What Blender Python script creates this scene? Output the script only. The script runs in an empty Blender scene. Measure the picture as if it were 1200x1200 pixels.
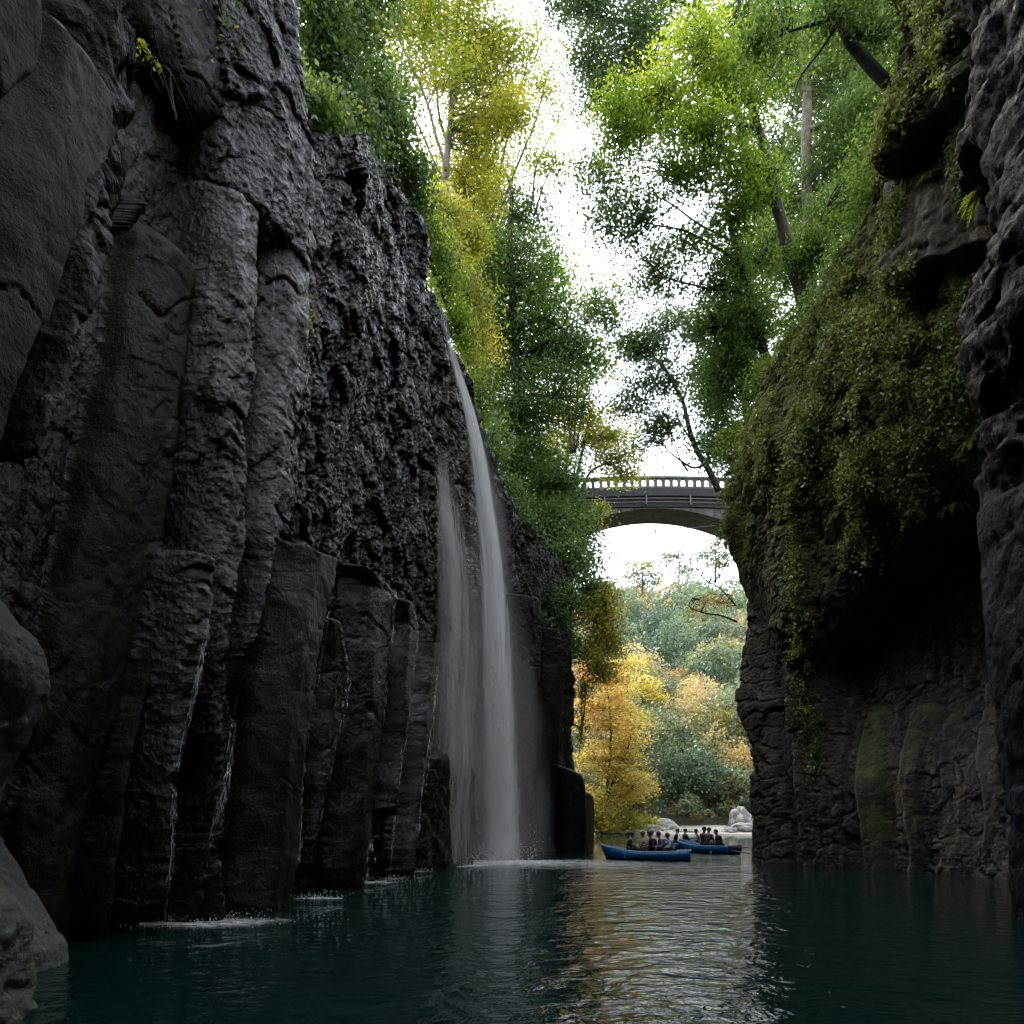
import bpy, math, random
import numpy as np
from mathutils import Vector, Matrix
from mathutils.bvhtree import BVHTree

rng = np.random.default_rng(7)
random.seed(7)
F, HY, H = 860.0, 958.0, 1.6          # focal length in photo pixels, horizon row, eye height (m)

def at(px, py, Y):
    """world point seen at photo pixel (px, py) when it stands Y metres away"""
    return np.array([(px - 600) / F * Y, Y, H + (HY - py) / F * Y])

scene = bpy.context.scene
col = scene.collection

# ------------------------------------------------------------------ noise
_pr = np.random.default_rng(3)
_perm = _pr.permutation(256)
_perm = np.concatenate([_perm, _perm, _perm])
_g = _pr.normal(size=(256, 3)); _g /= np.linalg.norm(_g, axis=1)[:, None]

def perlin(P):
    P = np.asarray(P, float)
    i = np.floor(P).astype(np.int64); f = P - i; i = i & 255
    u = f * f * f * (f * (f * 6 - 15) + 10)
    def gr(dx, dy, dz):
        h = _perm[_perm[_perm[i[..., 0] + dx] + i[..., 1] + dy] + i[..., 2] + dz]
        g = _g[h]
        return g[..., 0] * (f[..., 0] - dx) + g[..., 1] * (f[..., 1] - dy) + g[..., 2] * (f[..., 2] - dz)
    def lp(a, b, t): return a + (b - a) * t
    x00 = lp(gr(0,0,0), gr(1,0,0), u[..., 0]); x10 = lp(gr(0,1,0), gr(1,1,0), u[..., 0])
    x01 = lp(gr(0,0,1), gr(1,0,1), u[..., 0]); x11 = lp(gr(0,1,1), gr(1,1,1), u[..., 0])
    return lp(lp(x00, x10, u[..., 1]), lp(x01, x11, u[..., 1]), u[..., 2])

def fbm(P, octv=4, gain=.5):
    P = np.asarray(P, float); a = 1.; s = 0.
    for k in range(octv):
        s = s + a * perlin(P * 2. ** k + 17.3 * k); a *= gain
    return s

def ridged(P, octv=4, gain=.5):
    P = np.asarray(P, float); a = 1.; s = 0.
    for k in range(octv):
        s = s + a * (1 - 2.2 * np.abs(perlin(P * 2. ** k + 9.1 * k))); a *= gain
    return s

def voro(P):
    P = np.asarray(P, float); i = np.floor(P).astype(np.int64)
    f1 = np.full(P.shape[:-1], 9.); f2 = np.full(P.shape[:-1], 9.); idv = np.zeros(P.shape[:-1])
    for dx in (-1, 0, 1):
        for dy in (-1, 0, 1):
            for dz in (-1, 0, 1):
                c = i + np.array([dx, dy, dz]); cc = c & 255
                h = _perm[_perm[_perm[cc[..., 0]] + cc[..., 1]] + cc[..., 2]]
                jit = np.stack([_perm[h] / 255., _perm[h + 57] / 255., _perm[h + 131] / 255.], -1)
                d = np.linalg.norm(c + jit - P, axis=-1)
                m = d < f1
                f2 = np.where(m, f1, np.minimum(f2, d)); idv = np.where(m, h / 255., idv); f1 = np.where(m, d, f1)
    return f1, f2, idv

def sstep(a, b, x):
    t = np.clip((x - a) / (b - a), 0, 1)
    return t * t * (3 - 2 * t)

# ------------------------------------------------------------------ objects
def tag(o, label=None, cat=None, group=None, kind=None):
    if label: o['label'] = label
    if cat: o['category'] = cat
    if group: o['group'] = group
    if kind: o['kind'] = kind
    return o

def empty(name, loc, label, cat, group=None, rz=0.):
    o = bpy.data.objects.new(name, None); col.objects.link(o)
    o.empty_display_size = .3
    o.location = Vector([float(v) for v in loc]); o.rotation_euler = (0, 0, rz)
    return tag(o, label, cat, group)

def link(name, me, mat, parent=None, smooth=True):
    o = bpy.data.objects.new(name, me); col.objects.link(o)
    if mat is not None: me.materials.append(mat)
    if smooth: me.polygons.foreach_set('use_smooth', np.ones(len(me.polygons), bool))
    if parent is not None:
        o.parent = parent
        o.matrix_parent_inverse = Matrix.Identity(4)
    return o

def np_mesh(name, V, Fc, attrs=None, fattrs=None):
    """V (n,3), Fc (m,k) with one k for all faces"""
    V = np.ascontiguousarray(V, np.float32); Fc = np.ascontiguousarray(Fc, np.int32)
    me = bpy.data.meshes.new(name)
    m, k = Fc.shape
    me.vertices.add(len(V)); me.vertices.foreach_set('co', V.ravel())
    me.loops.add(m * k); me.loops.foreach_set('vertex_index', Fc.ravel())
    me.polygons.add(m); me.polygons.foreach_set('loop_start', np.arange(0, m * k, k, dtype=np.int32))
    me.update(calc_edges=True)
    for n, a in (attrs or {}).items():
        me.attributes.new(n, 'FLOAT', 'POINT').data.foreach_set('value', np.ascontiguousarray(a, np.float32).ravel())
    for n, a in (fattrs or {}).items():
        me.attributes.new(n, 'FLOAT', 'FACE').data.foreach_set('value', np.ascontiguousarray(a, np.float32).ravel())
    return me

def grid_faces(nu, nv, wrap=False):
    """vertices indexed u*nv+v"""
    a = np.arange((nu if wrap else nu - 1))[:, None]; b = np.arange(nv - 1)[None, :]
    a2 = (a + 1) % nu
    return np.stack([a * nv + b, a2 * nv + b, a2 * nv + b + 1, a * nv + b + 1], -1).reshape(-1, 4)

class MB:
    """collects shapes for ONE mesh"""
    def __init__(s): s.v = []; s.f = []
    def add(s, V, Fc):
        n = len(s.v); s.v += [tuple(map(float, p)) for p in V]; s.f += [tuple(int(i) + n for i in f) for f in Fc]
    def box(s, c, d, rz=0.):
        c = np.array(c, float); d = np.array(d, float) / 2
        V = []
        for x in (-1, 1):
            for y in (-1, 1):
                for z in (-1, 1):
                    p = np.array([x, y, z]) * d
                    V.append(c + [p[0] * math.cos(rz) - p[1] * math.sin(rz), p[0] * math.sin(rz) + p[1] * math.cos(rz), p[2]])
        s.add(V, [(0,1,3,2),(4,6,7,5),(0,4,5,1),(2,3,7,6),(0,2,6,4),(1,5,7,3)])
    def tube(s, pts, radii, n=6, cap=True):
        P = np.array(pts, float); m = len(P)
        if np.isscalar(radii): radii = [radii] * m
        T = np.gradient(P, axis=0); T /= np.linalg.norm(T, axis=1)[:, None] + 1e-9
        ref = np.array([.31, .87, .2]); V = []
        for k in range(m):
            a = np.cross(T[k], ref); a /= np.linalg.norm(a) + 1e-9; b = np.cross(T[k], a)
            for q in range(n):
                w = 2 * math.pi * q / n
                V.append(P[k] + radii[k] * (math.cos(w) * a + math.sin(w) * b))
        Fc = [(k * n + q, k * n + (q + 1) % n, (k + 1) * n + (q + 1) % n, (k + 1) * n + q) for k in range(m - 1) for q in range(n)]
        if cap: Fc += [tuple(range(n))[::-1], tuple((m - 1) * n + q for q in range(n))]
        s.add(V, Fc)
    def build(s, name, mat, parent=None, smooth=True, label=None):
        me = bpy.data.meshes.new(name); me.from_pydata(s.v, [], s.f); me.update()
        o = link(name, me, mat, parent, smooth)
        if label: o['label'] = label
        return o

def smooth_path(pts, n):
    """Catmull-Rom through pts, resampled to n points"""
    P = np.array(pts, float)
    if len(P) == 2: return P[0] + (P[1] - P[0]) * np.linspace(0, 1, n)[:, None]
    Q = np.vstack([2 * P[0] - P[1], P, 2 * P[-1] - P[-2]])
    out = []
    t = np.linspace(0, len(P) - 1, n)
    for x in t:
        k = min(int(x), len(P) - 2); u = x - k
        p0, p1, p2, p3 = Q[k], Q[k + 1], Q[k + 2], Q[k + 3]
        out.append(.5 * ((2 * p1) + (-p0 + p2) * u + (2 * p0 - 5 * p1 + 4 * p2 - p3) * u * u + (-p0 + 3 * p1 - 3 * p2 + p3) * u ** 3))
    return np.array(out)

# ------------------------------------------------------------------ materials
class NT:
    def __init__(s, name):
        s.m = bpy.data.materials.new(name); s.m.use_nodes = True
        s.t = s.m.node_tree; s.t.nodes.clear()
        s.out = s.t.nodes.new('ShaderNodeOutputMaterial')
    def n(s, typ, **kw):
        nd = s.t.nodes.new('ShaderNode' + typ)
        for k, v in kw.items():
            if k.startswith('i_'): nd.inputs[k[2:].replace('_', ' ')].default_value = v
            else: setattr(nd, k, v)
        return nd
    def l(s, a, b): s.t.links.new(a, b)
    def noise(s, vec, scale, detail=4., rough=.55, dist=0.):
        nd = s.n('TexNoise'); nd.inputs['Scale'].default_value = scale; nd.inputs['Detail'].default_value = detail
        nd.inputs['Roughness'].default_value = rough; nd.inputs['Distortion'].default_value = dist
        s.l(vec, nd.inputs['Vector']); return nd.outputs['Fac']
    def ramp(s, fac, stops, interp='LINEAR'):
        nd = s.n('ValToRGB'); e = nd.color_ramp.elements; nd.color_ramp.interpolation = interp
        while len(e) < len(stops): e.new(.5)
        for q, (p, c) in zip(e, stops):
            q.position = p; q.color = (c[0], c[1], c[2], 1) if not np.isscalar(c) else (c, c, c, 1)
        s.l(fac, nd.inputs['Fac']); return nd.outputs['Color']
    def mix(s, fac, a, b, typ='MIX'):
        nd = s.n('MixRGB', blend_type=typ)
        for i, v in ((0, fac), (1, a), (2, b)):
            if hasattr(v, 'is_linked') or hasattr(v, 'links'): s.l(v, nd.inputs[i])
            elif np.isscalar(v): nd.inputs[i].default_value = v if i == 0 else (v, v, v, 1)
            else: nd.inputs[i].default_value = (v[0], v[1], v[2], 1)
        return nd.outputs[0]
    def math(s, op, a, b=None, clamp=False):
        nd = s.n('Math', operation=op, use_clamp=clamp)
        for i, v in ((0, a), (1, b)):
            if v is None: continue
            if np.isscalar(v): nd.inputs[i].default_value = v
            else: s.l(v, nd.inputs[i])
        return nd.outputs[0]
    def attr(s, name): return s.n('Attribute', attribute_name=name).outputs['Fac']
    def pos(s, scale=None):
        p = s.n('TexCoord').outputs['Object']
        if scale is not None:
            mp = s.n('Mapping'); mp.inputs['Scale'].default_value = scale; s.l(p, mp.inputs['Vector']); p = mp.outputs['Vector']
        return p
    def bump(s, h, strength, dist, normal=None):
        nd = s.n('Bump'); nd.inputs['Strength'].default_value = strength; nd.inputs['Distance'].default_value = dist
        s.l(h, nd.inputs['Height'])
        if normal is not None: s.l(normal, nd.inputs['Normal'])
        return nd.outputs['Normal']
    def done(s, shader): s.l(shader, s.out.inputs['Surface']); return s.m

def simple(name, c, rough=.6, var=.25, scale=8., metallic=0., bump=.0, bdist=.01):
    n = NT(name); p = n.pos()
    f = n.noise(p, scale, 4)
    cc = n.ramp(f, [(.3, [x * (1 - var) for x in c]), (.7, [min(1, x * (1 + var)) for x in c])])
    b = n.n('BsdfPrincipled'); n.l(cc, b.inputs['Base Color']); b.inputs['Roughness'].default_value = rough
    b.inputs['Metallic'].default_value = metallic
    if bump: n.l(n.bump(n.noise(p, scale * 4, 4), bump, bdist), b.inputs['Normal'])
    return n.done(b.outputs[0])

def rock_material(name, dark, light, brown, mosscol, wetr=.22, bump=1., edgef=.6, lich=.28):
    n = NT(name); p = n.pos(); pz = n.pos((1, 1, .35))
    big = n.noise(pz, .55, 4, .6, .4); mid = n.noise(p, 3.2, 6, .68); fine = n.noise(p, 26., 4, .72)
    c = n.ramp(mid, [(.28, dark), (.72, light)])
    c = n.mix(n.ramp(big, [(.42, 0.), (.68, .75)]), c, brown)
    c = n.mix(n.attr('tint'), c, brown)
    c = n.mix(.55, c, n.ramp(fine, [(.3, .25), (.7, 1.)]), 'MULTIPLY')
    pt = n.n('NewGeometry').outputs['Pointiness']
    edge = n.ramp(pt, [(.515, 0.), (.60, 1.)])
    c = n.mix(n.math('MULTIPLY', edge, edgef), c, [min(1, x * 2.3 + .010) for x in light])  # rim highlights painted in: convex edges made paler
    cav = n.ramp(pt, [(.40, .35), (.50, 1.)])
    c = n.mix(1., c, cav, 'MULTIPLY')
    # vertical water stains
    st = n.noise(n.pos((2.2, 2.2, .10)), 1.6, 6, .6)
    c = n.mix(n.math('MULTIPLY', n.ramp(st, [(.45, 0.), (.7, 1.)]), .55), c, [x * .45 for x in dark])
    # pale dry lichen specks
    li = n.ramp(n.noise(p, 7., 6, .7), [(.62, 0.), (.72, 1.)])
    c = n.mix(n.math('MULTIPLY', li, lich), c, (.16, .16, .14))
    nz = n.n('SeparateXYZ'); n.l(n.n('NewGeometry').outputs['Normal'], nz.inputs[0])
    mo = n.math('ADD', n.math('MULTIPLY', n.attr('moss'), 1.), n.math('MULTIPLY', nz.outputs[2], .25))
    mo = n.math('MULTIPLY', n.ramp(n.math('ADD', mo, n.math('MULTIPLY', n.math('SUBTRACT', mid, .5), 1.7)), [(.35, 0.), (.85, 1.)]), .9)
    mc = n.ramp(fine, [(.3, [x * .5 for x in mosscol]), (.7, mosscol)])
    c = n.mix(mo, c, mc)
    b = n.n('BsdfPrincipled'); n.l(c, b.inputs['Base Color'])
    r = n.math('SUBTRACT', .72, n.math('MULTIPLY', n.attr('wet'), .72 - wetr))
    r = n.math('ADD', r, n.math('MULTIPLY', n.math('SUBTRACT', fine, .5), .35), True)
    n.l(r, b.inputs['Roughness'])
    n.l(n.math('MULTIPLY', n.math('ADD', n.attr('wet'), .22), .24), b.inputs['Specular IOR Level'])
    vor = n.n('TexVoronoi', feature='F1'); vor.inputs['Scale'].default_value = 9.; n.l(p, vor.inputs['Vector'])
    rub = n.math('MULTIPLY', vor.outputs['Distance'], n.attr('rub'))
    strk = n.noise(n.pos((5., 5., .8)), 1.6, 4, .7, 1.2)
    hh = n.math('ADD', n.math('ADD', n.math('ADD', n.math('MULTIPLY', mid, n.math('ADD', .05, n.math('MULTIPLY', n.attr('rub'), .10))), n.math('MULTIPLY', strk, .022)), n.math('MULTIPLY', rub, .085)), n.math('MULTIPLY', fine, .020))
    nm = n.bump(hh, .95 * bump, 1.)
    n.l(nm, b.inputs['Normal'])
    n.l(n.math('MULTIPLY', n.attr('wet'), n.ramp(n.noise(n.pos((1., 1., .3)), .9, 4, .6), [(.40, .0), (.64, .42)])), b.inputs['Coat Weight']); b.inputs['Coat Roughness'].default_value = .12; b.inputs['Coat IOR'].default_value = 1.45
    n.l(nm, b.inputs['Coat Normal'])
    return n.done(b.outputs[0])

def leaf_material(name, stops, trans=.5, gain=1.):
    n = NT(name)
    c = n.ramp(n.attr('var'), stops)
    d = n.n('BsdfDiffuse'); n.l(c, d.inputs['Color'])
    t = n.n('BsdfTranslucent'); tc = n.mix(1., c, (1.15 * gain, 1.12 * gain, .85 * gain), 'MULTIPLY'); n.l(tc, t.inputs['Color'])
    m = n.n('MixShader'); m.inputs[0].default_value = trans; n.l(d.outputs[0], m.inputs[1]); n.l(t.outputs[0], m.inputs[2])
    g = n.n('BsdfGlossy'); g.inputs['Roughness'].default_value = .38; g.inputs['Color'].default_value = (.9, .95, 1, 1)
    m2 = n.n('MixShader'); m2.inputs[0].default_value = .045; n.l(m.outputs[0], m2.inputs[1]); n.l(g.outputs[0], m2.inputs[2])
    return n.done(m2.outputs[0])
# ------------------------------------------------------------------ camera, sky, sun
cam = bpy.data.cameras.new('camera'); camo = bpy.data.objects.new('camera', cam); col.objects.link(camo)
camo.location = (0, 0, H); camo.rotation_euler = (math.radians(90), 0, 0)
cam.sensor_width = 36; cam.lens = 36 * F / 1200; cam.shift_y = (HY - 600) / 1200
cam.clip_start = .1; cam.clip_end = 3000
scene.camera = camo
SUN_EL, SUN_AZ = math.radians(48), math.radians(-42)       # azimuth from +Y towards +X: ahead and to the left
w = bpy.data.worlds.new('World'); scene.world = w; w.use_nodes = True
wt = w.node_tree; wt.nodes.clear()
sky = wt.nodes.new('ShaderNodeTexSky'); sky.sky_type = 'NISHITA'; sky.sun_disc = False
sky.sun_elevation = SUN_EL; sky.sun_rotation = SUN_AZ; sky.air_density = 1.; sky.dust_density = 5.; sky.ozone_density = 1.
mul = wt.nodes.new('ShaderNodeMixRGB'); mul.blend_type = 'MULTIPLY'; mul.inputs[0].default_value = 1.; mul.inputs[2].default_value = (.1, .1, .1, 1)
cl = wt.nodes.new('ShaderNodeMixRGB'); cl.inputs[0].default_value = .82; cl.inputs[2].default_value = (.90, .95, 1.03, 1)   # thin bright cloud
wt.links.new(sky.outputs[0], mul.inputs[1]); wt.links.new(mul.outputs[0], cl.inputs[1])
tcn = wt.nodes.new('ShaderNodeTexCoord'); cn = wt.nodes.new('ShaderNodeTexNoise'); cn.inputs['Scale'].default_value = 2.2; cn.inputs['Detail'].default_value = 6
wt.links.new(tcn.outputs['Generated'], cn.inputs['Vector'])
cr = wt.nodes.new('ShaderNodeValToRGB'); cr.color_ramp.elements[0].position = .35; cr.color_ramp.elements[0].color = (.8, .83, .88, 1); cr.color_ramp.elements[1].position = .6; cr.color_ramp.elements[1].color = (1, 1, 1, 1)
wt.links.new(cn.outputs['Fac'], cr.inputs['Fac'])
m3 = wt.nodes.new('ShaderNodeMixRGB'); m3.blend_type = 'MULTIPLY'; m3.inputs[0].default_value = 1.
wt.links.new(cl.outputs[0], m3.inputs[1]); wt.links.new(cr.outputs[0], m3.inputs[2])
bg = wt.nodes.new('ShaderNodeBackground'); bg.inputs['Strength'].default_value = 5.4
wo = wt.nodes.new('ShaderNodeOutputWorld'); wt.links.new(m3.outputs[0], bg.inputs[0]); wt.links.new(bg.outputs[0], wo.inputs[0])
sun = bpy.data.lights.new('sun', 'SUN'); sun.energy = 5.0; sun.angle = math.radians(12); sun.color = (1, .93, .8)
so = bpy.data.objects.new('sun', sun); col.objects.link(so)
sd = Vector((math.sin(SUN_AZ) * math.cos(SUN_EL), math.cos(SUN_AZ) * math.cos(SUN_EL), math.sin(SUN_EL)))
so.rotation_euler = sd.to_track_quat('Z', 'Y').to_euler(); so.location = (-20, 30, 60)
scene.view_settings.view_transform = 'Standard'; scene.view_settings.look = 'None'; scene.view_settings.exposure = 0
scene.cycles.max_bounces = 6; scene.cycles.diffuse_bounces = 3; scene.cycles.glossy_bounces = 2
scene.cycles.use_adaptive_sampling = True; scene.cycles.adaptive_threshold = .04
scene.cycles.transmission_bounces = 4; scene.cycles.transparent_max_bounces = 14
scene.cycles.use_denoising = True; scene.cycles.caustics_reflective = False; scene.cycles.caustics_refractive = False

# ------------------------------------------------------------------ cliffs
class Wall:
    def __init__(s, path, side, n=3000):
        P = smooth_path(path, n); d = np.r_[0, np.cumsum(np.linalg.norm(np.diff(P, axis=0), axis=1))]
        s.s = np.linspace(0, d[-1], n); s.P = np.stack([np.interp(s.s, d, P[:, k]) for k in (0, 1)], -1)
        T = np.gradient(s.P, s.s, axis=0)
        k = np.ones(161) / 161                                   # blur the tangents so offsets do not cross
        T = np.stack([np.convolve(np.pad(T[:, q], 80, 'edge'), k, 'valid') for q in (0, 1)], -1)
        T /= np.linalg.norm(T, axis=1)[:, None]
        s.N = side * np.stack([T[:, 1], -T[:, 0]], -1)           # towards the water
        s.side = side
    def locate(s, px, py, off=0., ymax=36.):
        Q = s.P + s.N * off
        ok = (Q[:, 1] > 3.5) & (Q[:, 1] < ymax)
        i0 = np.argmax(ok); i1 = i0 + np.argmax(~ok[i0:]) if (~ok[i0:]).any() else len(ok)
        qx = 600 + F * Q[i0:i1, 0] / Q[i0:i1, 1] * 1.; sg = np.sign(qx[-1] - qx[0]); qx = np.maximum.accumulate(qx * sg) + np.arange(len(qx)) * 1e-7
        ss = np.interp(px * sg, qx, s.s[i0:i1])
        Y = np.interp(ss, s.s, Q[:, 1]); return ss, H + (HY - py) / F * Y
    def s_near(s, x, y): return s.s[np.argmin((s.P[:, 0] - x) ** 2 + (s.P[:, 1] - y) ** 2)]
    def frame(s, sv):
        return (np.stack([np.interp(sv, s.s, s.P[:, k]) for k in (0, 1)], -1),
                np.stack([np.interp(sv, s.s, s.N[:, k]) for k in (0, 1)], -1))

def edge_fn(W, pts, off, ext_bot=-2.):
    sz = np.array([W.locate(p[0], p[1], off) for p in pts]); o = np.argsort(sz[:, 1]); sz = sz[o]
    return sz[:, 1], sz[:, 0]

def build_wall(name, W, sv, nz, top_pts, cols, bumps, base_fn, post_fn, mat, plateau, label=None, zbot=-1.2, extra=None):
    """grid over (s, z) pushed out along the wall normal by leaning rock columns"""
    tz = np.interp(sv, [a for a, b in top_pts], [b for a, b in top_pts])
    v = np.linspace(0, 1, nz); pw_ = 1 + np.clip(tz / 20. - 1, 0, 1.4) * .9
    S = np.repeat(sv[:, None], nz, 1); Z = zbot + (tz[:, None] - zbot) * v[None, :] ** pw_[:, None]
    B, N = W.frame(sv)
    P3 = np.stack([B[:, None, 0] + 0 * Z, B[:, None, 1] + 0 * Z, Z], -1)
    warp = .20 * fbm(P3 * [.8, .8, .45], 3) + .05 * fbm(P3 * [2.6, 2.6, 1.4], 3)
    Sw = S + warp; Zw = Z + .12 * fbm(P3 * 1.1 + 40, 2)
    d, rub, moss, wet, tint, lay = base_fn(S, Z, P3)
    for c in cols:
        pk = c['off'] + c['prot']
        zN, sN = edge_fn(W, c['N'], c['off'] + .3 * c['prot']); zE, sE = edge_fn(W, c['E'], pk)
        ztop = zE.max() if 'ztop' not in c else W.locate(c['ztop'][0], c['ztop'][1], pk)[1]
        SN = np.interp(Zw, zN, sN); SE = np.interp(Zw, zE, sE)
        t = (Sw - SN) / np.maximum(SE - SN, .05)
        if c.get('prof', 'saw') == 'saw':
            p = sstep(-.1, .62, t) * .8 + .2 * np.clip(t, 0, 1)
            p = p * (1 - sstep(0., c.get('drop', .22), Sw - SE)) * (SE > SN)
        else:
            p = np.where((t > 0) & (t < 1), np.sqrt(np.clip(4 * t * (1 - t), 0, 1)), 0)
        cs = c.get('cap', .5)
        slope = c.get('capslope', 0.) * np.clip(t, 0, 1)
        cap = 1 - sstep(ztop - cs, ztop + .15 * cs, Zw + slope)
        if 'zbot' in c:
            zb = W.locate(c['zbot'][0], c['zbot'][1], pk)[1] + .5 * perlin(P3 * [1.3, 1.3, .2]); cb = c.get('cb', cs); cap = cap * sstep(zb - .4 * cb, zb + .6 * cb, Zw)
        kp = sstep(0, .3, p); dc = np.where(p > 0, ((c['off'] + .5) * kp - .5 + c['prot'] * p) * cap - (1 - cap) * 4., -9)
        m = dc > d
        d = np.where(m, dc, d); k = np.clip(cap, 0, 1) * m
        for arr, key, dv in ((rub, 'rub', .1), (moss, 'moss', 0.), (wet, 'wet', .4), (tint, 'tint', 0.), (lay, 'lay', 0.)):
            arr[...] = np.where(m, c.get(key, dv), arr)
    for b in bumps:
        s0, z0 = W.locate(b[0], b[1], b[4]); s1, z1 = W.locate(b[0] + b[2], b[1] + b[3], b[4])
        q = ((Sw - s0) / abs(s1 - s0)) ** 2 + ((Zw - z0) / abs(z1 - z0)) ** 2
        d = d + b[4] * np.exp(-q)
    d = post_fn(W, S, Z, Sw, Zw, d, rub, moss, wet, tint, lay)
    X3 = P3.copy(); X3[..., :2] += N[:, None, :] * d[..., None]
    f1, f2, cid = voro(X3 * [1.25, 1.25, .8] + 1.2 * fbm(X3 * .6, 3)[..., None])
    g1, g2, gid = voro(X3 * [3.7, 3.7, 2.1] + 1.5 + .6 * fbm(X3 * 1.3, 2)[..., None])
    dd = rub * (.55 + 1.1 * np.clip(fbm(X3 * [.35, .35, .25] + 9, 3) + .25, 0, 1)) * (.16 * (.55 - f1) + .26 * (cid - .5) + .06 * (.5 - g1) + .13 * (gid - .5) - .10 * (1 - sstep(.0, .10, f2 - f1)) - .05 * (1 - sstep(0, .12, g2 - g1)))
    ns_ = .28 + .72 * np.clip(rub * 2.2, 0, 1)
    dd += ns_ * (.13 * fbm(X3 * [.9, .9, .35], 4) + .036 * ridged(X3 * [2.5, 2.5, .8], 4)) + .013 * fbm(X3 * 7, 3)
    crk = X3[..., 2] * .62 + 1.3 * fbm(X3 * [.5, .5, .3] + 5, 3); crk = np.abs((crk % 1.) - .5)
    dd -= .06 * (1 - sstep(.0, .035, crk)) * sstep(-.1, .3, perlin(X3 * .8 + 3))
    ly = X3[..., 2] * 1.7 + 1.5 * fbm(X3 * [.4, .4, .45], 4)
    st = np.abs((ly % 1.) - .5) * 2; hsh = np.sin(np.floor(ly) * 12.9898 + 4 * cid) * .5
    dd += lay * (-.14 * sstep(.8, .97, st) + .5 * hsh + .12 * fbm(X3 * [1.2, 1.2, 3.], 4))
    dd += extra(X3, d) if extra else 0.
    X3[..., :2] += N[:, None, :] * dd[..., None]
    X3[..., 2] += .06 * fbm(X3 * 2.3 + 11, 3)
    # plateau behind the rim
    npl, rise, run = plateau
    q = (np.arange(1, npl + 1) / npl) ** 1.5
    rim = X3[:, -1]; Xp = np.repeat(rim[:, None, :], npl, 1)
    Xp[..., :2] -= N[:, None, :] * (q * run)[None, :, None]; Xp[..., 2] += (q * run * rise)[None, :]
    Xp[..., 2] += .5 * fbm(Xp * .3, 3) * q[None, :]
    X = np.concatenate([X3, Xp], 1)
    def ext(a, val): return np.concatenate([a, np.full((len(sv), npl), val)], 1)
    me = np_mesh(name, X.reshape(-1, 3), grid_faces(len(sv), nz + npl) if W.side > 0 else grid_faces(len(sv), nz + npl)[:, ::-1],
                 dict(rub=ext(rub, .2), moss=ext(moss, .9), wet=ext(wet, .1), tint=ext(tint, .6)))
    o = link(name, me, mat); tag(o, label, None, None, 'structure')
    return o, X3, d

def s_spacing(W, s0, s1, fn, coarse=.8):
    """grid spacing fn(Y) between s0 and s1, coarse outside"""
    out = [0.]
    while out[-1] < W.s[-1]:
        s = out[-1]; Y = np.interp(s, W.s, W.P[:, 1])
        out.append(s + (fn(Y) if s0 <= s <= s1 else coarse))
    out[-1] = W.s[-1]
    return np.array(out)

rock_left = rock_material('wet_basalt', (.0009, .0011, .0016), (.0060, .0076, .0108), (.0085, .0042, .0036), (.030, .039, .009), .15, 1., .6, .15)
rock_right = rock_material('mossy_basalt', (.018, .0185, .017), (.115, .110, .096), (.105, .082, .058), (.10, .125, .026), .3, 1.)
rock_pale = rock_material('pale_basalt', (.10, .108, .11), (.32, .33, .335), (.08, .08, .072), (.06, .08, .024), .45, .8)

# left wall, near to far, then round the corner towards the bridge
LW = Wall([(16, -21), (4, -20), (-4.5, -17), (-6.6, -11), (-6.0, -4), (-5.7, 2), (-5.9, 6), (-5.85, 9.3), (-5.4, 11.3), (-4.5, 15), (-3.6, 18), (-2.7, 22.5), (-1.6, 26.2),  # first points: unseen bend added behind the camera to cut light on near faces
           (.2, 29.6), (2.7, 33.2), (3.3, 35.2), (2.8, 38), (2.6, 46), (4.6, 58), (4.0, 64), (-4, 69), (-22, 72), (-50, 73)], 1)
loc = LW.locate
tp = [(0, 46), (LW.s_near(-5.7, 2), 44), (LW.s_near(-5.9, 6.5), 34)]  # unseen near rim raised to cut sky light in the gorge
for px, py, off in [(150, -330, 1), (300, -190, 1.), (352, -110, 1.3), (366, 20, .8), (384, 150, .5), (432, 160, -.1), (468, 195, -.2), (492, 262, -.3), (517, 345, -.35),
                    (535, 415, -.4), (556, 470, -.4), (582, 540, -.4), (609, 600, -.3), (649, 640, -.3), (684, 690, -.3)]:
    tp.append(loc(px, py, off))
tp += [(LW.s_near(3.3, 35.2), 13.), (LW.s_near(2.6, 46), 19), (LW.s_near(4.6, 58), 26), (LW.s_near(-4, 69), 24), (LW.s[-1], 26)]
tp.sort()
sF = loc(372, 300, .6)[0]           # where the near cliff ends and the fall cliff begins
def left_base(S, Z, P):
    far = sstep(sF - .8, sF + .8, S)
    d = -.15 - .1 * far * sstep(6.5, 9.5, Z) + .45 * fbm(P * [.25, .25, .12], 3)
    s5 = loc(512, 500, 0)[0]
    d = d - .3 * sstep(s5 - .2, s5 + .4, S) * sstep(2, 6, Z)
    rub = .25 + far * 1.0 * sstep(5, 9, Z); moss = np.clip(.15 * fbm(P * .4, 2) - .1, 0, 1) + 0 * Z
    sv = loc(600, 800, 0)[0]; right = sstep(sv, sv + 2.2, S)
    moss = moss + right * .75 * sstep(3.5, 7, Z); rub = rub * (1 - .5 * right) + right * .2
    return d, rub, moss, .85 - .45 * right + 0 * Z, .0 * Z + .5 * right, 0 * Z
def left_post(W, S, Z, Sw, Zw, d, rub, moss, wet, tint, lay): return d
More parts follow.
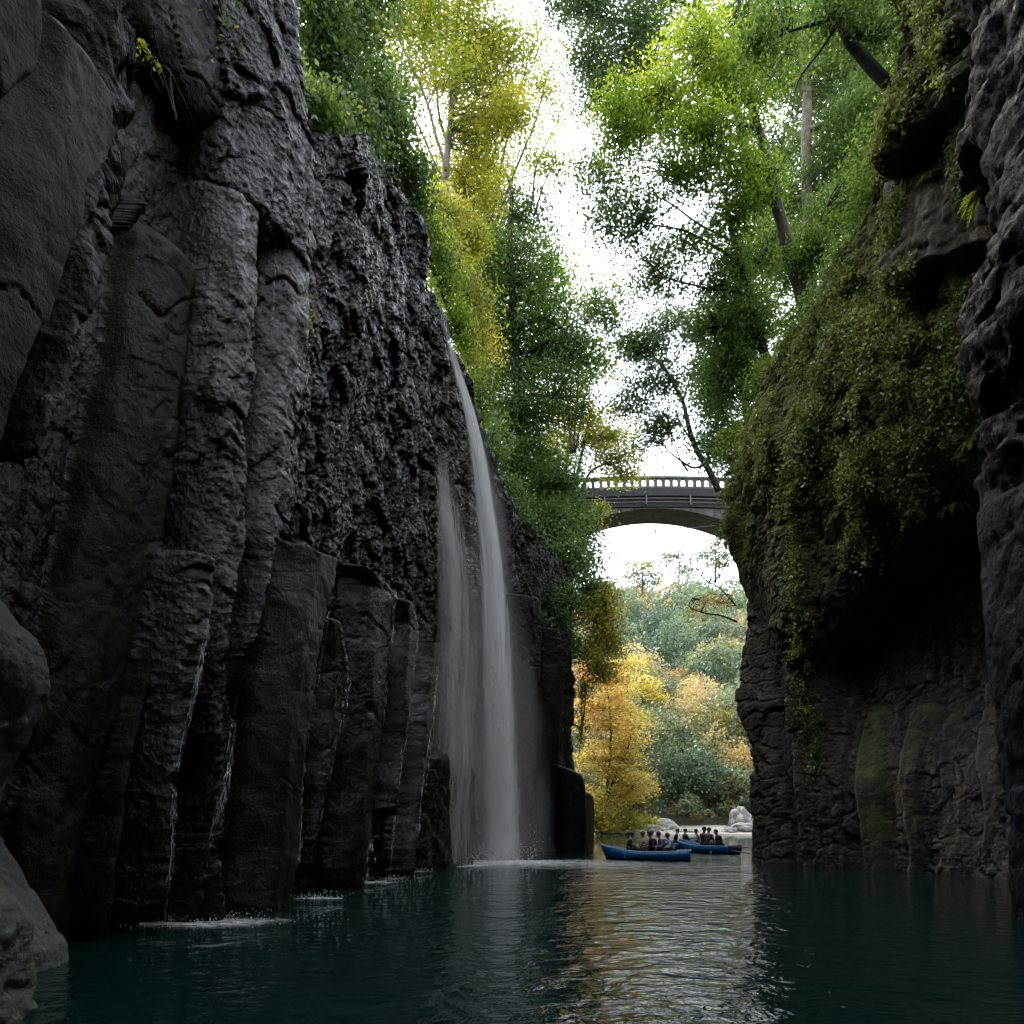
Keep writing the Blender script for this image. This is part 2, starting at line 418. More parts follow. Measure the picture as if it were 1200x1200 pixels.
LC = [  # N = near edge, E = far edge (the one that shows as an outline), photo pixels
 dict(N=[(-120, -100), (-140, 300), (-200, 900)], E=[(52, -30), (48, 40), (25, 100), (0, 130), (-60, 220), (-120, 420), (-150, 900)], ztop=(50, -40), cap=.3, off=1.5, prot=.7, rub=.05, wet=.1),
 dict(N=[(-60, 60), (-120, 400), (-160, 900)], E=[(95, -10), (128, 90), (131, 170), (104, 225), (88, 280), (66, 340), (40, 415), (8, 500), (-40, 640), (-70, 900)], ztop=(112, 8), cap=.6, off=.9, prot=.8, rub=.04, wet=.2, tint=.35, moss=.05),
 dict(N=[(60, 150), (30, 350), (-40, 600), (-90, 900)], E=[(150, -20), (160, 100), (145, 170), (140, 240), (112, 330), (75, 430), (40, 520), (10, 600), (-20, 700)], off=.5, prot=.7, rub=.35, wet=.4),
 dict(N=[(130, 180), (90, 380), (40, 560), (0, 690)], E=[(182, 150), (176, 190), (164, 260), (148, 320), (126, 410), (92, 500), (62, 600), (34, 680), (14, 720), (4, 800)], off=.5, prot=.8, rub=.06, wet=.3, ztop=(175, 150), cap=.9, tint=.1),
 dict(N=[(165, 200), (120, 450), (70, 650), (30, 850), (10, 1090)], E=[(215, 190), (222, 330), (210, 450), (196, 560), (178, 690), (150, 760), (125, 850), (95, 960), (70, 1100)], off=.0, prot=.35, rub=.12, wet=.3, moss=.52, prof='saw', drop=.5, cap=1.5),
 dict(N=[(225, 330), (200, 520), (150, 700), (110, 860), (80, 1080)], E=[(262, 300), (250, 420), (226, 520), (204, 620), (186, 700), (180, 760), (158, 860), (140, 980), (130, 1090)], off=-.1, prot=.7, rub=.15, wet=.35, moss=.45, cap=1.),
 dict(N=[(170, 640), (150, 800), (150, 1080)], E=[(238, 615), (247, 660), (246, 700), (238, 750), (228, 800), (214, 870), (205, 930), (200, 1000), (194, 1085)], off=.2, prot=.8, rub=.3, wet=.95, tint=.3, ztop=(240, 612), cap=.5),
 dict(N=[(232, 770), (215, 900), (205, 1080)], E=[(262, 805), (279, 806), (274, 850), (265, 920), (252, 980), (242, 1030), (235, 1080)], off=.15, prot=.6, rub=.05, wet=.85, tint=.35, ztop=(270, 803), cap=.2),
 # near overhanging nose and the lumpy wet rock under it
 dict(N=[(230, -60), (245, 120), (250, 300), (260, 400)], E=[(338, -90), (344, 20), (352, 90), (364, 170), (374, 235), (374, 265), (362, 300), (358, 335), (352, 372)], off=.35, prot=.75, rub=.6, wet=.75, zbot=(350, 368), cap=.7, cb=2.2, moss=.1),
 dict(N=[(150, -60), (180, 150), (215, 300)], E=[(262, -90), (262, 60), (268, 160), (262, 300)], off=.15, prot=.4, rub=.2, wet=.35, tint=.45, moss=.3, zbot=(262, 300), cap=1., cb=4.),
 dict(N=[(238, 200), (228, 450), (220, 610)], E=[(306, 200), (300, 290), (297, 400), (290, 500), (285, 620), (262, 760)], off=.3, prot=.6, rub=.34, wet=.95, tint=.3, cap=.8),
 dict(N=[(298, 190), (292, 300), (290, 500), (280, 650), (268, 790)], E=[(352, 190), (358, 300), (360, 372), (361, 410), (352, 470), (344, 520), (344, 590), (322, 640), (306, 720), (293, 790), (283, 850), (270, 950), (262, 1060)], off=.45, prot=.6, rub=.22, wet=.95, drop=.15),
 dict(N=[(312, 640), (292, 800), (275, 950), (262, 1062)], E=[(348, 612), (394, 652), (391, 680), (381, 730), (370, 790), (358, 860), (352, 930), (348, 1000), (340, 1052)], off=.35, prot=.75, rub=.03, wet=.6, tint=.35, ztop=(372, 632), cap=.15, capslope=-.0, drop=.12),
 dict(N=[(366, 720), (352, 880), (344, 1045)], E=[(385, 712), (398, 725), (404, 760), (409, 790), (404, 830), (392, 880), (378, 950), (366, 1040)], off=.2, prot=.6, rub=.06, wet=.85, tint=.35, ztop=(392, 710), cap=.3),
 dict(N=[(408, 668), (402, 760), (398, 860), (385, 1040)], E=[(430, 655), (462, 672), (465, 700), (458, 745), (452, 800), (446, 870), (437, 950), (428, 1030)], off=.0, prot=.55, rub=.06, wet=.85, tint=.35, ztop=(445, 658), cap=.3, drop=.15),
 dict(N=[(452, 700), (448, 800), (438, 1030)], E=[(478, 690), (490, 735), (488, 770), (480, 830), (473, 900), (465, 960), (457, 1025)], off=.1, prot=.75, rub=.05, wet=.85, tint=.35, ztop=(482, 692), cap=.3, drop=.12),
 dict(N=[(484, 745), (474, 880), (462, 1020)], E=[(505, 738), (516, 758), (512, 800), (503, 860), (495, 930), (487, 1018)], off=.1, prot=.7, rub=.08, wet=.85, tint=.35, ztop=(510, 740), cap=.3, drop=.12),
 dict(N=[(497, 820), (490, 1015)], E=[(533, 850), (549, 880), (555, 910), (554, 1010)], off=.15, prot=.5, rub=.25, wet=.9, ztop=(536, 830), cap=1.8, drop=.3),
 # dry columns right of the fall
 dict(N=[(598, 700), (600, 1002)], E=[(634, 690), (630, 800), (628, 1000)], off=-.1, prot=.5, rub=.2, wet=.35, moss=.1),
 dict(N=[(632, 700), (630, 1000)], E=[(668, 730), (662, 820), (652, 900), (648, 1000)], off=-.1, prot=.6, rub=.2, wet=.3, tint=.5, moss=.15),
]
svL = s_spacing(LW, LW.s_near(-5.9, 5.0), LW.s_near(3.3, 35.6), lambda Y: .0034 * max(Y, 6) if Y < 22 else .075)
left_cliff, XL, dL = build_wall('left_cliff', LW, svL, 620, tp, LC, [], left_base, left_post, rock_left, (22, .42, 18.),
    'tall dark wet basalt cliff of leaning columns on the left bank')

# right wall
RW = Wall([(9.5, -30), (9.0, -12), (9.2, 0), (10.4, 8), (13.0, 14), (13.2, 17), (12.8, 19.5), (11.6, 22), (10.6, 24), (9.7, 26.5), (9.35, 27.7), (10.3, 29.2), (14.4, 35), (18.5, 46), (25.0, 60), (31, 66), (48, 69), (75, 70)], -1)
tr = [(0, 44), (RW.s_near(9.2, 0), 42), (RW.s_near(10.4, 8), 30)]  # unseen tops near the camera raised to shade the rocks below
for px, py, off in [(1250, -260, 1), (1160, -140, 1.), (1100, -40, 1.3), (1062, 70, 1.2), (1030, 180, 1.2), (1000, 280, 1.), (960, 350, 1), (915, 420, 1), (885, 490, 1), (862, 530, 1.)]:
    tr.append(RW.locate(px, py, off, 30))
sc_ = RW.s_near(9.35, 27.7)
tr = [a for a in tr if a[0] < sc_] + [(sc_ + .2, 15.6), (RW.s_near(14.4, 35), 18), (RW.s_near(18.5, 46), 23), (RW.s_near(25, 60), 27), (RW.s_near(48, 69), 22), (RW.s[-1], 22)]
tr.sort()
def right_base(S, Z, P):
    hi = sstep(9, 12, Z)
    d = .2 + .5 * fbm(P * [.28, .28, .16], 3) + .5 * hi
    rub = .25 + .45 * hi; moss = .18 + .7 * hi + .15 * fbm(P * .5, 2)
    return d, rub, moss, .15 + 0 * Z, .1 + .3 * hi, .12 * hi
def right_post(W, S, Z, Sw, Zw, d, rub, moss, wet, tint, lay):
    # undercut cave below the overgrown bulge
    s_a, _ = W.locate(1150, 700, 0, 30); s_b, _ = W.locate(965, 700, 0, 30)
    k = sstep(s_a - 2., s_a - .6, Sw) * (1 - sstep(s_b - .3, s_b + .7, Sw))
    zl = np.interp(Sw, [W.locate(q, 0, 0, 30)[0] for q in (1150, 1090, 1040, 990, 955)], [W.locate(q, r, 1., 30)[1] for q, r in ((1150, 585), (1090, 640), (1040, 660), (990, 735), (955, 770))])
    cave = (1 - sstep(zl - .5, zl + .35, Zw)) * k
    d2 = d - cave * (1.3 * sstep(2.2, 6.5, Z) + .3)
    s_c, _ = W.locate(1150, 450, 1, 30); s_d, _ = W.locate(900, 450, 1, 30)
    bulge = sstep(s_c - 1.5, s_c + 1.5, Sw) * (1 - sstep(s_d - 1., s_d + 1.2, Sw)) * sstep(zl - .2, zl + 1.6, Zw) * (1 - sstep(zl + 6., zl + 10.5, Zw))
    d2 = d2 + .6 * bulge
    moss += .35 * bulge - .1 * cave; rub += .35 * bulge + .15 * cave; tint -= .1 * cave
    return d2
RC = [
 dict(N=[(912, 540), (918, 700), (928, 860), (935, 1010)], E=[(844, 535), (838, 575), (833, 640), (840, 690), (856, 760), (870, 825), (884, 900), (888, 1006)], off=.1, prot=.7, rub=.3, wet=.1, lay=.42, tint=.45, moss=.22, drop=.7),
 dict(N=[(965, 560), (968, 720), (975, 860), (985, 1012)], E=[(906, 545), (914, 700), (926, 860), (937, 1010)], off=.35, prot=.45, rub=.3, wet=.1, lay=.2, tint=.35, moss=.25, drop=.2),
 dict(N=[(1040, 830), (1050, 1018)], E=[(978, 800), (985, 850), (996, 920), (1008, 1016)], off=.0, prot=.55, rub=.05, wet=.15, moss=.55, ztop=(985, 700), cap=4.),
 dict(N=[(1085, 830), (1092, 1020)], E=[(1030, 800), (1040, 880), (1052, 950), (1058, 1018)], off=-.1, prot=.7, rub=.05, wet=.15, moss=.4, ztop=(1040, 720), cap=3.),
 dict(N=[(1128, 840), (1140, 1022)], E=[(1065, 790), (1082, 860), (1100, 940), (1108, 1020)], off=-.3, prot=.6, rub=.05, wet=.15, moss=.4, ztop=(1080, 690), cap=4.),
 dict(N=[(1180, 850), (1190, 1025)], E=[(1112, 800), (1125, 860), (1138, 930), (1144, 1022)], off=-.2, prot=.65, rub=.05, wet=.15, tint=.5, ztop=(1125, 660), cap=3.5),
 # ledge and brown face high on the right
 dict(N=[(1190, 150), (1180, 320)], E=[(1045, 178), (1042, 240), (1060, 320), (1075, 360)], off=1.2, prot=.5, rub=.12, wet=.05, tint=.95, moss=-.5, ztop=(1080, 175), zbot=(1080, 350), cap=.5),
 dict(N=[(1230, -60), (1230, 160)], E=[(1070, -60), (1062, 60), (1050, 120), (1042, 172)], off=1.6, prot=1., rub=.7, wet=.1, lay=.8, moss=.55, zbot=(1080, 165), cap=.4),
]
svR = s_spacing(RW, RW.s_near(12.9, 13.5), RW.s_near(10.6, 30), lambda Y: .055)
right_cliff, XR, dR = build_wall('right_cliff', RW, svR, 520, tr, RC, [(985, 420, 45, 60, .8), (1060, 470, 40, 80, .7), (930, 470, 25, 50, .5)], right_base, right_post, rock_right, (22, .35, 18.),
    'mossy rock cliff with a dark undercut on the right bank', extra=lambda X, d: sstep(8, 13, X[..., 2]) * (.45 * ridged(X * [.55, .55, .22], 3) - .3 + .22 * fbm(X * [1.6, 1.6, 1.1], 4)))

def loft_rock(name, edge, depth, rad, side, mat, label, cat, nz=260, na=150, lay=0., rub=.1, moss=.1, wet=.1, tint=0., amp=.12, kind=None, squash=1., post=None):
    """a standing rock whose outline towards the water follows edge (photo pixels) at the given depth"""
    e = np.array([at(p[0], p[1], depth) for p in edge]); e = e[np.argsort(e[:, 2])]
    z = np.linspace(e[0, 2], e[-1, 2], nz); ex = np.interp(z, e[:, 2], e[:, 0])
    k = np.ones(5) / 5; ex = np.convolve(np.pad(ex, 2, 'edge'), k, 'valid')
    a = np.linspace(0, 2 * np.pi, na, endpoint=False)
    ca, sa = np.cos(a), np.sin(a)
    sq = 1 / (np.abs(ca) ** 3.2 + np.abs(sa) ** 3.2) ** (1 / 3.2)     # rounded-square plan
    X = np.stack([ex[None, :] - side * rad + side * rad * (ca * sq)[:, None], depth - .5 * rad * squash + rad * squash * (sa * sq)[:, None] + 0 * z[None, :], z[None, :] + 0 * ca[:, None]], -1)
    nr = np.stack([side * ca[:, None] + 0 * z, sa[:, None] + 0 * z], -1)
    f1, f2, cid = voro(X * [1.6, 1.6, 1.2]); g1, g2, gid = voro(X * [5, 5, 3.5])
    d = amp * fbm(X * [1, 1, .55], 5) + rub * (.12 * (.5 - f1) + .30 * (cid - .5) + .14 * (gid - .5) - .12 * (1 - sstep(0, .09, f2 - f1)) - .06 * (1 - sstep(0, .1, g2 - g1))) + .015 * ridged(X * [4, 4, 2], 4)
    lv = lay(z)[None, :] if callable(lay) else lay
    ly = X[..., 2] * 1.55 + .55 * fbm(X * [.5, .5, .4], 3); st = np.abs((ly % 1.) - .5) * 2
    ly2 = X[..., 2] * 3.7 + .8 * fbm(X * [.6, .6, .4] + 7, 3); st2 = np.abs((ly2 % 1.) - .5) * 2
    fr = ly % 1.
    d += lv * (.42 * np.sin(np.floor(ly) * 12.99) * .5 + .16 * (fr - .5) - .13 * sstep(.86, .98, st) + .12 * np.sin(np.floor(ly2) * 7.1) * .5 - .05 * sstep(.85, .98, st2) + .05 * fbm(X * [2, 2, 3], 3) + .12 * (cid - .5))
    X[..., :2] += nr * d[..., None]
    me = np_mesh(name, X.reshape(-1, 3), grid_faces(na, nz, True) if side > 0 else grid_faces(na, nz, True)[:, ::-1],
                 {k2: np.full(na * nz, v2) if np.isscalar(v2) else np.repeat(v2(z)[None], na, 0).ravel() for k2, v2 in dict(rub=rub, moss=moss, wet=wet, tint=tint).items()})
    o = link(name, me, mat); tag(o, label, cat, None, kind)
    return o
pil_edge = [(1080, -160), (1110, -60), (1150, 40), (1165, 120), (1172, 170), (1180, 215), (1184, 260), (1176, 300), (1160, 330), (1114, 345), (1118, 420), (1126, 500), (1138, 570), (1144, 600), (1149, 650), (1155, 760), (1161, 850), (1174, 930), (1180, 1000), (1184, 1085), (1186, 1180)]
zl1 = at(0, 590, 11.6)[2]; zl2 = at(0, 330, 11.6)[2]
rock_pillar_mat = rock_material('blue_grey_basalt', (.005, .008, .0125), (.024, .035, .050), (.0022, .0026, .0034), (.014, .019, .006), .5, 1., .03, .02)
near_pillar = loft_rock('rock_pillar', pil_edge, 11.6, 2.3, -1, rock_pillar_mat, 'tall blue-grey rock pillar standing in the water at the right edge', 'rock pillar',
    lay=lambda z: sstep(zl1 - .3, zl1 + .4, z) * 1.05, rub=.28, moss=.04, wet=.25, amp=.07, squash=.65, tint=lambda z: sstep(zl1 - .3, zl1 + .4, z))  # tint blackens the upper part: shade of trees put into its colour
slab = loft_rock('rock_ledge', [(1150, -130), (1140, 0), (1150, 60), (1138, 120), (1134, 172), (1165, 190), (1185, 200), (1210, 204)], 12.6, 2.6, -1, rock_left,
    'jutting layered rock ledge with hanging plants above the right pillar', 'rock ledge', lay=.5, rub=.5, moss=.25, tint=.3, amp=.2, nz=160)  # near-black rock colour here stands in for tree shade on the ledge
left_rock = loft_rock('rock_pillar', [(-60, 640), (0, 700), (20, 728), (48, 752), (56, 785), (50, 812), (34, 850), (16, 890), (2, 930), (-6, 965), (4, 990), (26, 1020), (52, 1065), (80, 1104), (84, 1140)], 8.2, 1.3, 1, rock_pale,
    'pale mossy leaning rock standing at the left edge of the water', 'rock pillar', rub=.15, moss=.3, amp=.10, squash=.8)
left_rock2 = loft_rock('boulder', [(-60, 1000), (-20, 1030), (14, 1052), (30, 1085), (28, 1130), (36, 1180), (40, 1230), (44, 1300)], 6.0, .9, 1, rock_pale,
    'mossy boulder in the bottom left corner, nearest to the camera', 'boulder', rub=.25, moss=.45, amp=.12, nz=120, na=90)
stump = loft_rock('rock_stump', [(650, 897), (676, 905), (683, 912), (686, 935), (685, 1000), (685, 1020)], 33.2, .62, 1, rock_left, 'broken basalt stump at the foot of the cliff right of the waterfall', 'rock stump', rub=.1, wet=.3, amp=.08, nz=90, na=60)
stump2 = loft_rock('rock_stump', [(684, 928), (693, 931), (695, 940), (694.5, 998), (694, 1020)], 33.8, .26, 1, rock_right, 'thin grey basalt post beside the broken stump', 'rock stump', rub=.05, wet=.1, amp=.03, nz=80, na=40)
ledge_block = loft_rock('rock_block', [(396, 1002), (418, 1006), (426, 1012), (427, 1030), (427, 1060)], 17.2, .45, 1, rock_left, 'low square wet rock block with water running off its edge', 'rock block', rub=.06, wet=.8, amp=.05, nz=60, na=60)
def cap_loft(o):
    pass
# ------------------------------------------------------------------ finding real points on the rock
bpy.context.view_layer.update()
_dg = bpy.context.evaluated_depsgraph_get()
_bvh = [BVHTree.FromObject(o, _dg) for o in (left_cliff, right_cliff, near_pillar, slab, left_rock, left_rock2, ledge_block)]
def hit(px, py):
    d = Vector(((px - 600) / F, 1., (HY - py) / F)).normalized(); best = None
    for b in _bvh:
        loc_, nor, idx, dist = b.ray_cast(Vector((0, 0, H)), d)
        if loc_ is not None and (best is None or dist < best[2]):
            if nor.dot(d) > 0: nor = -nor
            best = (np.array(loc_), np.array(nor), dist)
    return best

# ------------------------------------------------------------------ water and ground
def water_material():
    n = NT('gorge_water'); p = n.pos()
    a = n.noise(n.pos((.75, 1., 1)), 1.3, 3, .5, .8); b_ = n.noise(n.pos((.8, 1., 1)), 3.6, 4, .55, .5); c_ = n.noise(p, 13., 3, .5)
    h = n.math('ADD', n.math('ADD', n.math('MULTIPLY', a, .8), n.math('MULTIPLY', b_, .62)), n.math('MULTIPLY', c_, .07))
    patch = n.ramp(n.noise(p, .22, 3), [(.3, .55), (.7, 1.)])
    h = n.math('MULTIPLY', h, patch)
    bs = n.n('BsdfPrincipled'); bs.inputs['Base Color'].default_value = (.0012, .0135, .0135, 1)
    bs.inputs['Roughness'].default_value = .012; bs.inputs['IOR'].default_value = 1.333; bs.inputs['Specular IOR Level'].default_value = .8
    n.l(n.bump(h, 1., .10), bs.inputs['Normal'])
    return n.done(bs.outputs[0])
xs = np.array([-60, 60.]); 
gx, gy = np.linspace(-60, 60, 40), np.linspace(-45, 92, 60)
V = np.stack([np.repeat(gx[:, None], 60, 1), np.repeat(gy[None], 40, 0), np.zeros((40, 60))], -1)
water = link('water', np_mesh('water', V.reshape(-1, 3), grid_faces(40, 60)), water_material()); tag(water, 'dark teal rippled river water filling the gorge', None, None, 'structure')

def hill_z(X, Y):
    Y = np.asarray(Y, float); X = np.asarray(X, float)
    shore = 71 + 1.2 * np.sin(X * .35) + 1.5 * np.sin(X * .13 + 1)
    q = Y - shore
    z = np.where(q < 0, .16 * q, .9 * (1 - np.exp(-np.maximum(q, 0) / 5)))
    k = np.maximum(q - 13, 0); cap = 50 + .16 * X + 5 * np.sin(X * .05)
    up = cap * (1 - np.exp(-k * .66 / cap * 1.25))
    z = z + up - .0016 * np.maximum(q - 130, 0) ** 2
    return z
gx = np.linspace(-190, 230, 150); gy = 66 + 280 * np.linspace(0, 1, 150) ** 1.4
GX, GY = np.meshgrid(gx, gy, indexing='ij'); Z = hill_z(GX, GY)
P = np.stack([GX, GY, Z], -1); P[..., 2] += .25 * fbm(P * [.35, .35, 0], 4) * sstep(70, 74, GY) + 1.5 * fbm(P * [.06, .06, 0], 3) * sstep(85, 110, GY)
hill_mat = simple('hill_ground', (.075, .09, .06), .95, .5, .5)
n = NT('shore_ground'); p_ = n.pos(); sz_ = n.n('SeparateXYZ'); n.l(p_, sz_.inputs[0])
gr = n.ramp(n.noise(p_, 3.5, 8, .7), [(.3, (.26, .24, .20)), (.7, (.58, .55, .48))]); gn = n.ramp(n.noise(p_, .6, 6), [(.3, (.09, .12, .06)), (.7, (.18, .20, .10))])
hh = n.ramp(n.math('MULTIPLY', sz_.outputs[2], .1), [(.13, 0.), (.3, 1.)])
b = n.n('BsdfPrincipled'); n.l(n.mix(hh, gr, gn), b.inputs['Base Color']); b.inputs['Roughness'].default_value = .9; n.l(n.bump(n.noise(p_, 5., 6), .8, .3), b.inputs['Normal'])
hill = link('hillside', np_mesh('hillside', P.reshape(-1, 3), grid_faces(150, 150)), n.done(b.outputs[0])); tag(hill, 'wooded hillside rising behind the gorge with a gravel shore', None, None, 'structure')
bed = link('river_bed', np_mesh('river_bed', np.array([[-400, -200, -2.5], [400, -200, -2.5], [400, 500, -2.5], [-400, 500, -2.5]]), np.array([[0, 1, 2, 3]])), simple('silt', (.05, .06, .05), .9)); tag(bed, 'silty bed under the river', None, None, 'structure')

# ------------------------------------------------------------------ waterfall
def fall_material(name, gain, sx, sy, lo, hi, bright=.98):
    n = NT(name)
    cb = n.n('CombineXYZ'); n.l(n.math('MULTIPLY', n.attr('su'), sx), cb.inputs[0]); n.l(n.math('MULTIPLY', n.attr('sv'), sy), cb.inputs[1]); n.l(n.attr('lay'), cb.inputs[2])
    f = n.noise(cb.outputs[0], 1., 7, .62, .15); f2 = n.noise(cb.outputs[0], .23, 4, .5, .3)
    st = n.math('MULTIPLY', n.ramp(f, [(lo, 0.), (hi, 1.)]), n.ramp(f2, [(.3, .45), (.65, 1.)]))
    al = n.math('MULTIPLY', n.math('MULTIPLY', st, n.attr('a')), gain, True)
    d = n.n('BsdfDiffuse'); d.inputs['Color'].default_value = (bright, bright, bright, 1)
    t = n.n('BsdfTranslucent'); t.inputs['Color'].default_value = (bright, bright, bright, 1)
    m = n.n('MixShader'); m.inputs[0].default_value = .5; n.l(d.outputs[0], m.inputs[1]); n.l(t.outputs[0], m.inputs[2])
    tr_ = n.n('BsdfTransparent'); m2 = n.n('MixShader'); n.l(al, m2.inputs[0]); n.l(tr_.outputs[0], m2.inputs[1]); n.l(m.outputs[0], m2.inputs[2])
    n.m.surface_render_method = 'BLENDED'
    return n.done(m2.outputs[0])
fm_core = fall_material('falling_water', 2.6, 10., .30, .30, .60)
fm_veil = fall_material('falling_veil', 1.6, 7., .22, .34, .75)
fm_mist = fall_material('falling_mist', 1.25, 1.1, .25, .15, .8)

def ribbon(name, path, widths, mat, parent, dens, lay, arc=.5, pw=1.6, nu=24, nv=120, yaw=0., topfade=.04, botfade=.03, label=None):
    C = smooth_path(path, nv); W_ = np.interp(np.linspace(0, 1, nv), np.linspace(0, 1, len(widths)), widths)
    D_ = np.interp(np.linspace(0, 1, nv), np.linspace(0, 1, len(dens)), dens)
    u = np.linspace(-1, 1, nu); v = np.linspace(0, 1, nv)
    cr_, sr_ = math.cos(yaw), math.sin(yaw)
    ox = u[:, None] * W_[None] * .5; oy = arc * W_[None] * .5 * (u[:, None] ** 2)
    V = np.stack([C[None, :, 0] + ox * cr_ - oy * sr_, C[None, :, 1] + ox * sr_ + oy * cr_, C[None, :, 2] + 0 * ox], -1)
    wob = .10 * W_[None] * fbm(np.stack([u[:, None] * .9 + 0 * ox + lay * 5, v[None] * 4 + 0 * ox, 0 * ox + lay], -1), 3)
    V[..., 0] += wob
    prof = (1 - np.abs(u) ** 2) ** pw
    A = prof[:, None] * D_[None] * sstep(0, topfade, v)[None] * (1 - sstep(1 - botfade, 1, v) * .4)[None]
    L_ = np.r_[0, np.cumsum(np.linalg.norm(np.diff(C, axis=0), axis=1))]
    me = np_mesh(name, V.reshape(-1, 3), grid_faces(nu, nv), dict(a=A, su=ox + 3.7 * lay, sv=0 * ox + L_[None], lay=0 * ox + lay))
    o = link(name, me, mat, parent)
    if label: o['label'] = label
    return o

fall = empty('waterfall', (0, 0, 0), 'white waterfall dropping from the dark cliff top into the river', 'waterfall')
mp_ = [(510, 352, 23.8), (521, 395, 23.9), (531, 432, 24.0), (545, 478, 24.2), (555, 525, 24.5), (563, 580, 24.9), (570, 640, 25.3), (576, 720, 25.8), (580, 820, 26.3), (583, 920, 26.8), (585, 1009, 27.2)]
path = [at(a_ + 4, b_, c_) for a_, b_, c_ in mp_]
ribbon('main_stream', path, [.22, .3, .32, .42, .54, .68, .85, 1.05, 1.25, 1.4, 1.5], fm_core, fall, [.10, .22, .6, 1.4, 1.6, 1.6, 1.5, 1.5, 1.45, 1.4, 1.4], .1, pw=1.4)
ribbon('inner_stream', [q + [.05, .25, 0] for q in path], [.15, .22, .24, .3, .38, .5, .66, .8, .95, 1.05, 1.1], fm_core, fall, [.08, .16, .4, 1.0, 1.2, 1.1, 1.1, 1.05, 1., 1., .95], .37, pw=1.)
ribbon('outer_spray', [q + [.05, -.2, 0] for q in path[3:]], [.7, 1.1, 1.6, 2.1, 2.6, 3.0, 3.3, 3.4], fm_mist, fall, [.0, .25, .42, .55, .6, .64, .66, .66], .71, pw=2.2)
vp = [(518, 520, 22.9), (524, 590, 23.0), (530, 660, 23.2), (534, 740, 23.5), (534, 830, 23.7), (530, 920, 23.8), (528, 1013, 24.0)]
vpath = [at(a_, b_, c_ - .55) for a_, b_, c_ in vp]
ribbon('left_veil', vpath, [.35, .8, 1.1, 1.35, 1.6, 1.7, 1.7], fm_veil, fall, [.0, .8, .85, .75, .7, .66, .62], 1.3, pw=1.2)
ribbon('left_veil', [q + [-.05, -.15, 0] for q in vpath], [.3, .55, .9, 1.2, 1.5, 1.7, 1.8], fm_mist, fall, [.0, .7, .66, .58, .52, .5, .5], 1.9, pw=1.6)
ribbon('outer_spray', [at(*q) for q in [(556, 560, 25.), (556, 700, 25.2), (556, 850, 25.5), (558, 1010, 25.6)]], [1.2, 2.6, 3.6, 4.4], fm_mist, fall, [.0, .2, .32, .42], 2.6, pw=2.)
ribbon('right_veil', [at(*q) for q in [(606, 700, 27.2), (616, 800, 27.4), (622, 900, 27.6), (624, 1006, 27.8)]], [.4, 1.2, 1.7, 2.], fm_mist, fall, [.0, .2, .26, .32], 3.3, pw=1.8)

def foam_patch(name, c, rx, ry, parent, seed, gain=1.):
    r = np.random.default_rng(seed); na, nr = 64, 16
    a = np.linspace(0, 2 * np.pi, na, endpoint=False); q = np.linspace(0.02, 1, nr)
    wob = 1 + .35 * perlin(np.stack([np.cos(a) * 1.6, np.sin(a) * 1.6, 0 * a + seed], -1))
    X = c[0] + rx * np.cos(a)[:, None] * q[None] * wob[:, None]; Y = c[1] + ry * np.sin(a)[:, None] * q[None] * wob[:, None]
    V = np.stack([X, Y, 0 * X + .012 + c[2] + .012 * (1 - q)[None]], -1)
    A = (1 - q[None] ** 1.3) * gain + 0 * X
    me = np_mesh(name, V.reshape(-1, 3), grid_faces(na, nr, True), dict(a=A, su=X, sv=Y, lay=0 * X + seed))
    return link(name, me, foam_mat, parent)
foam_mat = fall_material('river_foam', 2.6, 4., 6., .38, .62)
def droplets(name, c, sx, sy, sz, cnt, size, parent, seed):
    r = np.random.default_rng(seed)
    C = np.stack([r.normal(0, sx, cnt), r.normal(0, sy, cnt), np.abs(r.normal(0, sz, cnt)) + .01], -1) + np.array(c)
    s_ = size * r.uniform(.4, 1.3, cnt)
    base = np.array([[1,0,0],[-1,0,0],[0,1,0],[0,-1,0],[0,0,1.5],[0,0,-1.5]])
    V = (C[:, None] + base[None] * s_[:, None, None]).reshape(-1, 3)
    fb = np.array([[0,2,4],[2,1,4],[1,3,4],[3,0,4],[2,0,5],[1,2,5],[3,1,5],[0,3,5]])
    Fc = (fb[None] + (np.arange(cnt) * 6)[:, None, None]).reshape(-1, 3)
    return tag(link(name, np_mesh(name, V, Fc), drop_mat, parent), kind='stuff')
drop_mat = simple('spray_drops', (.85, .88, .9), .2, .05)
foam_patch('foam', at(575, 1012, 26.3) * [1, 1, 0], 3.2, 1.6, fall, 11, 1.1)
foam_patch('foam', at(520, 1016, 24.2) * [1, 1, 0], 1.8, .9, fall, 12, .9)
foam_patch('foam', at(640, 1014, 25.8) * [1, 1, 0], 4.5, 2.3, fall, 13, .45)
droplets('spray', at(583, 1008, 27.) * [1, 1, 0], .7, .35, .40, 900, .012, fall, 5)
droplets('spray', at(528, 1013, 24.) * [1, 1, 0], .6, .3, .25, 500, .010, fall, 6)

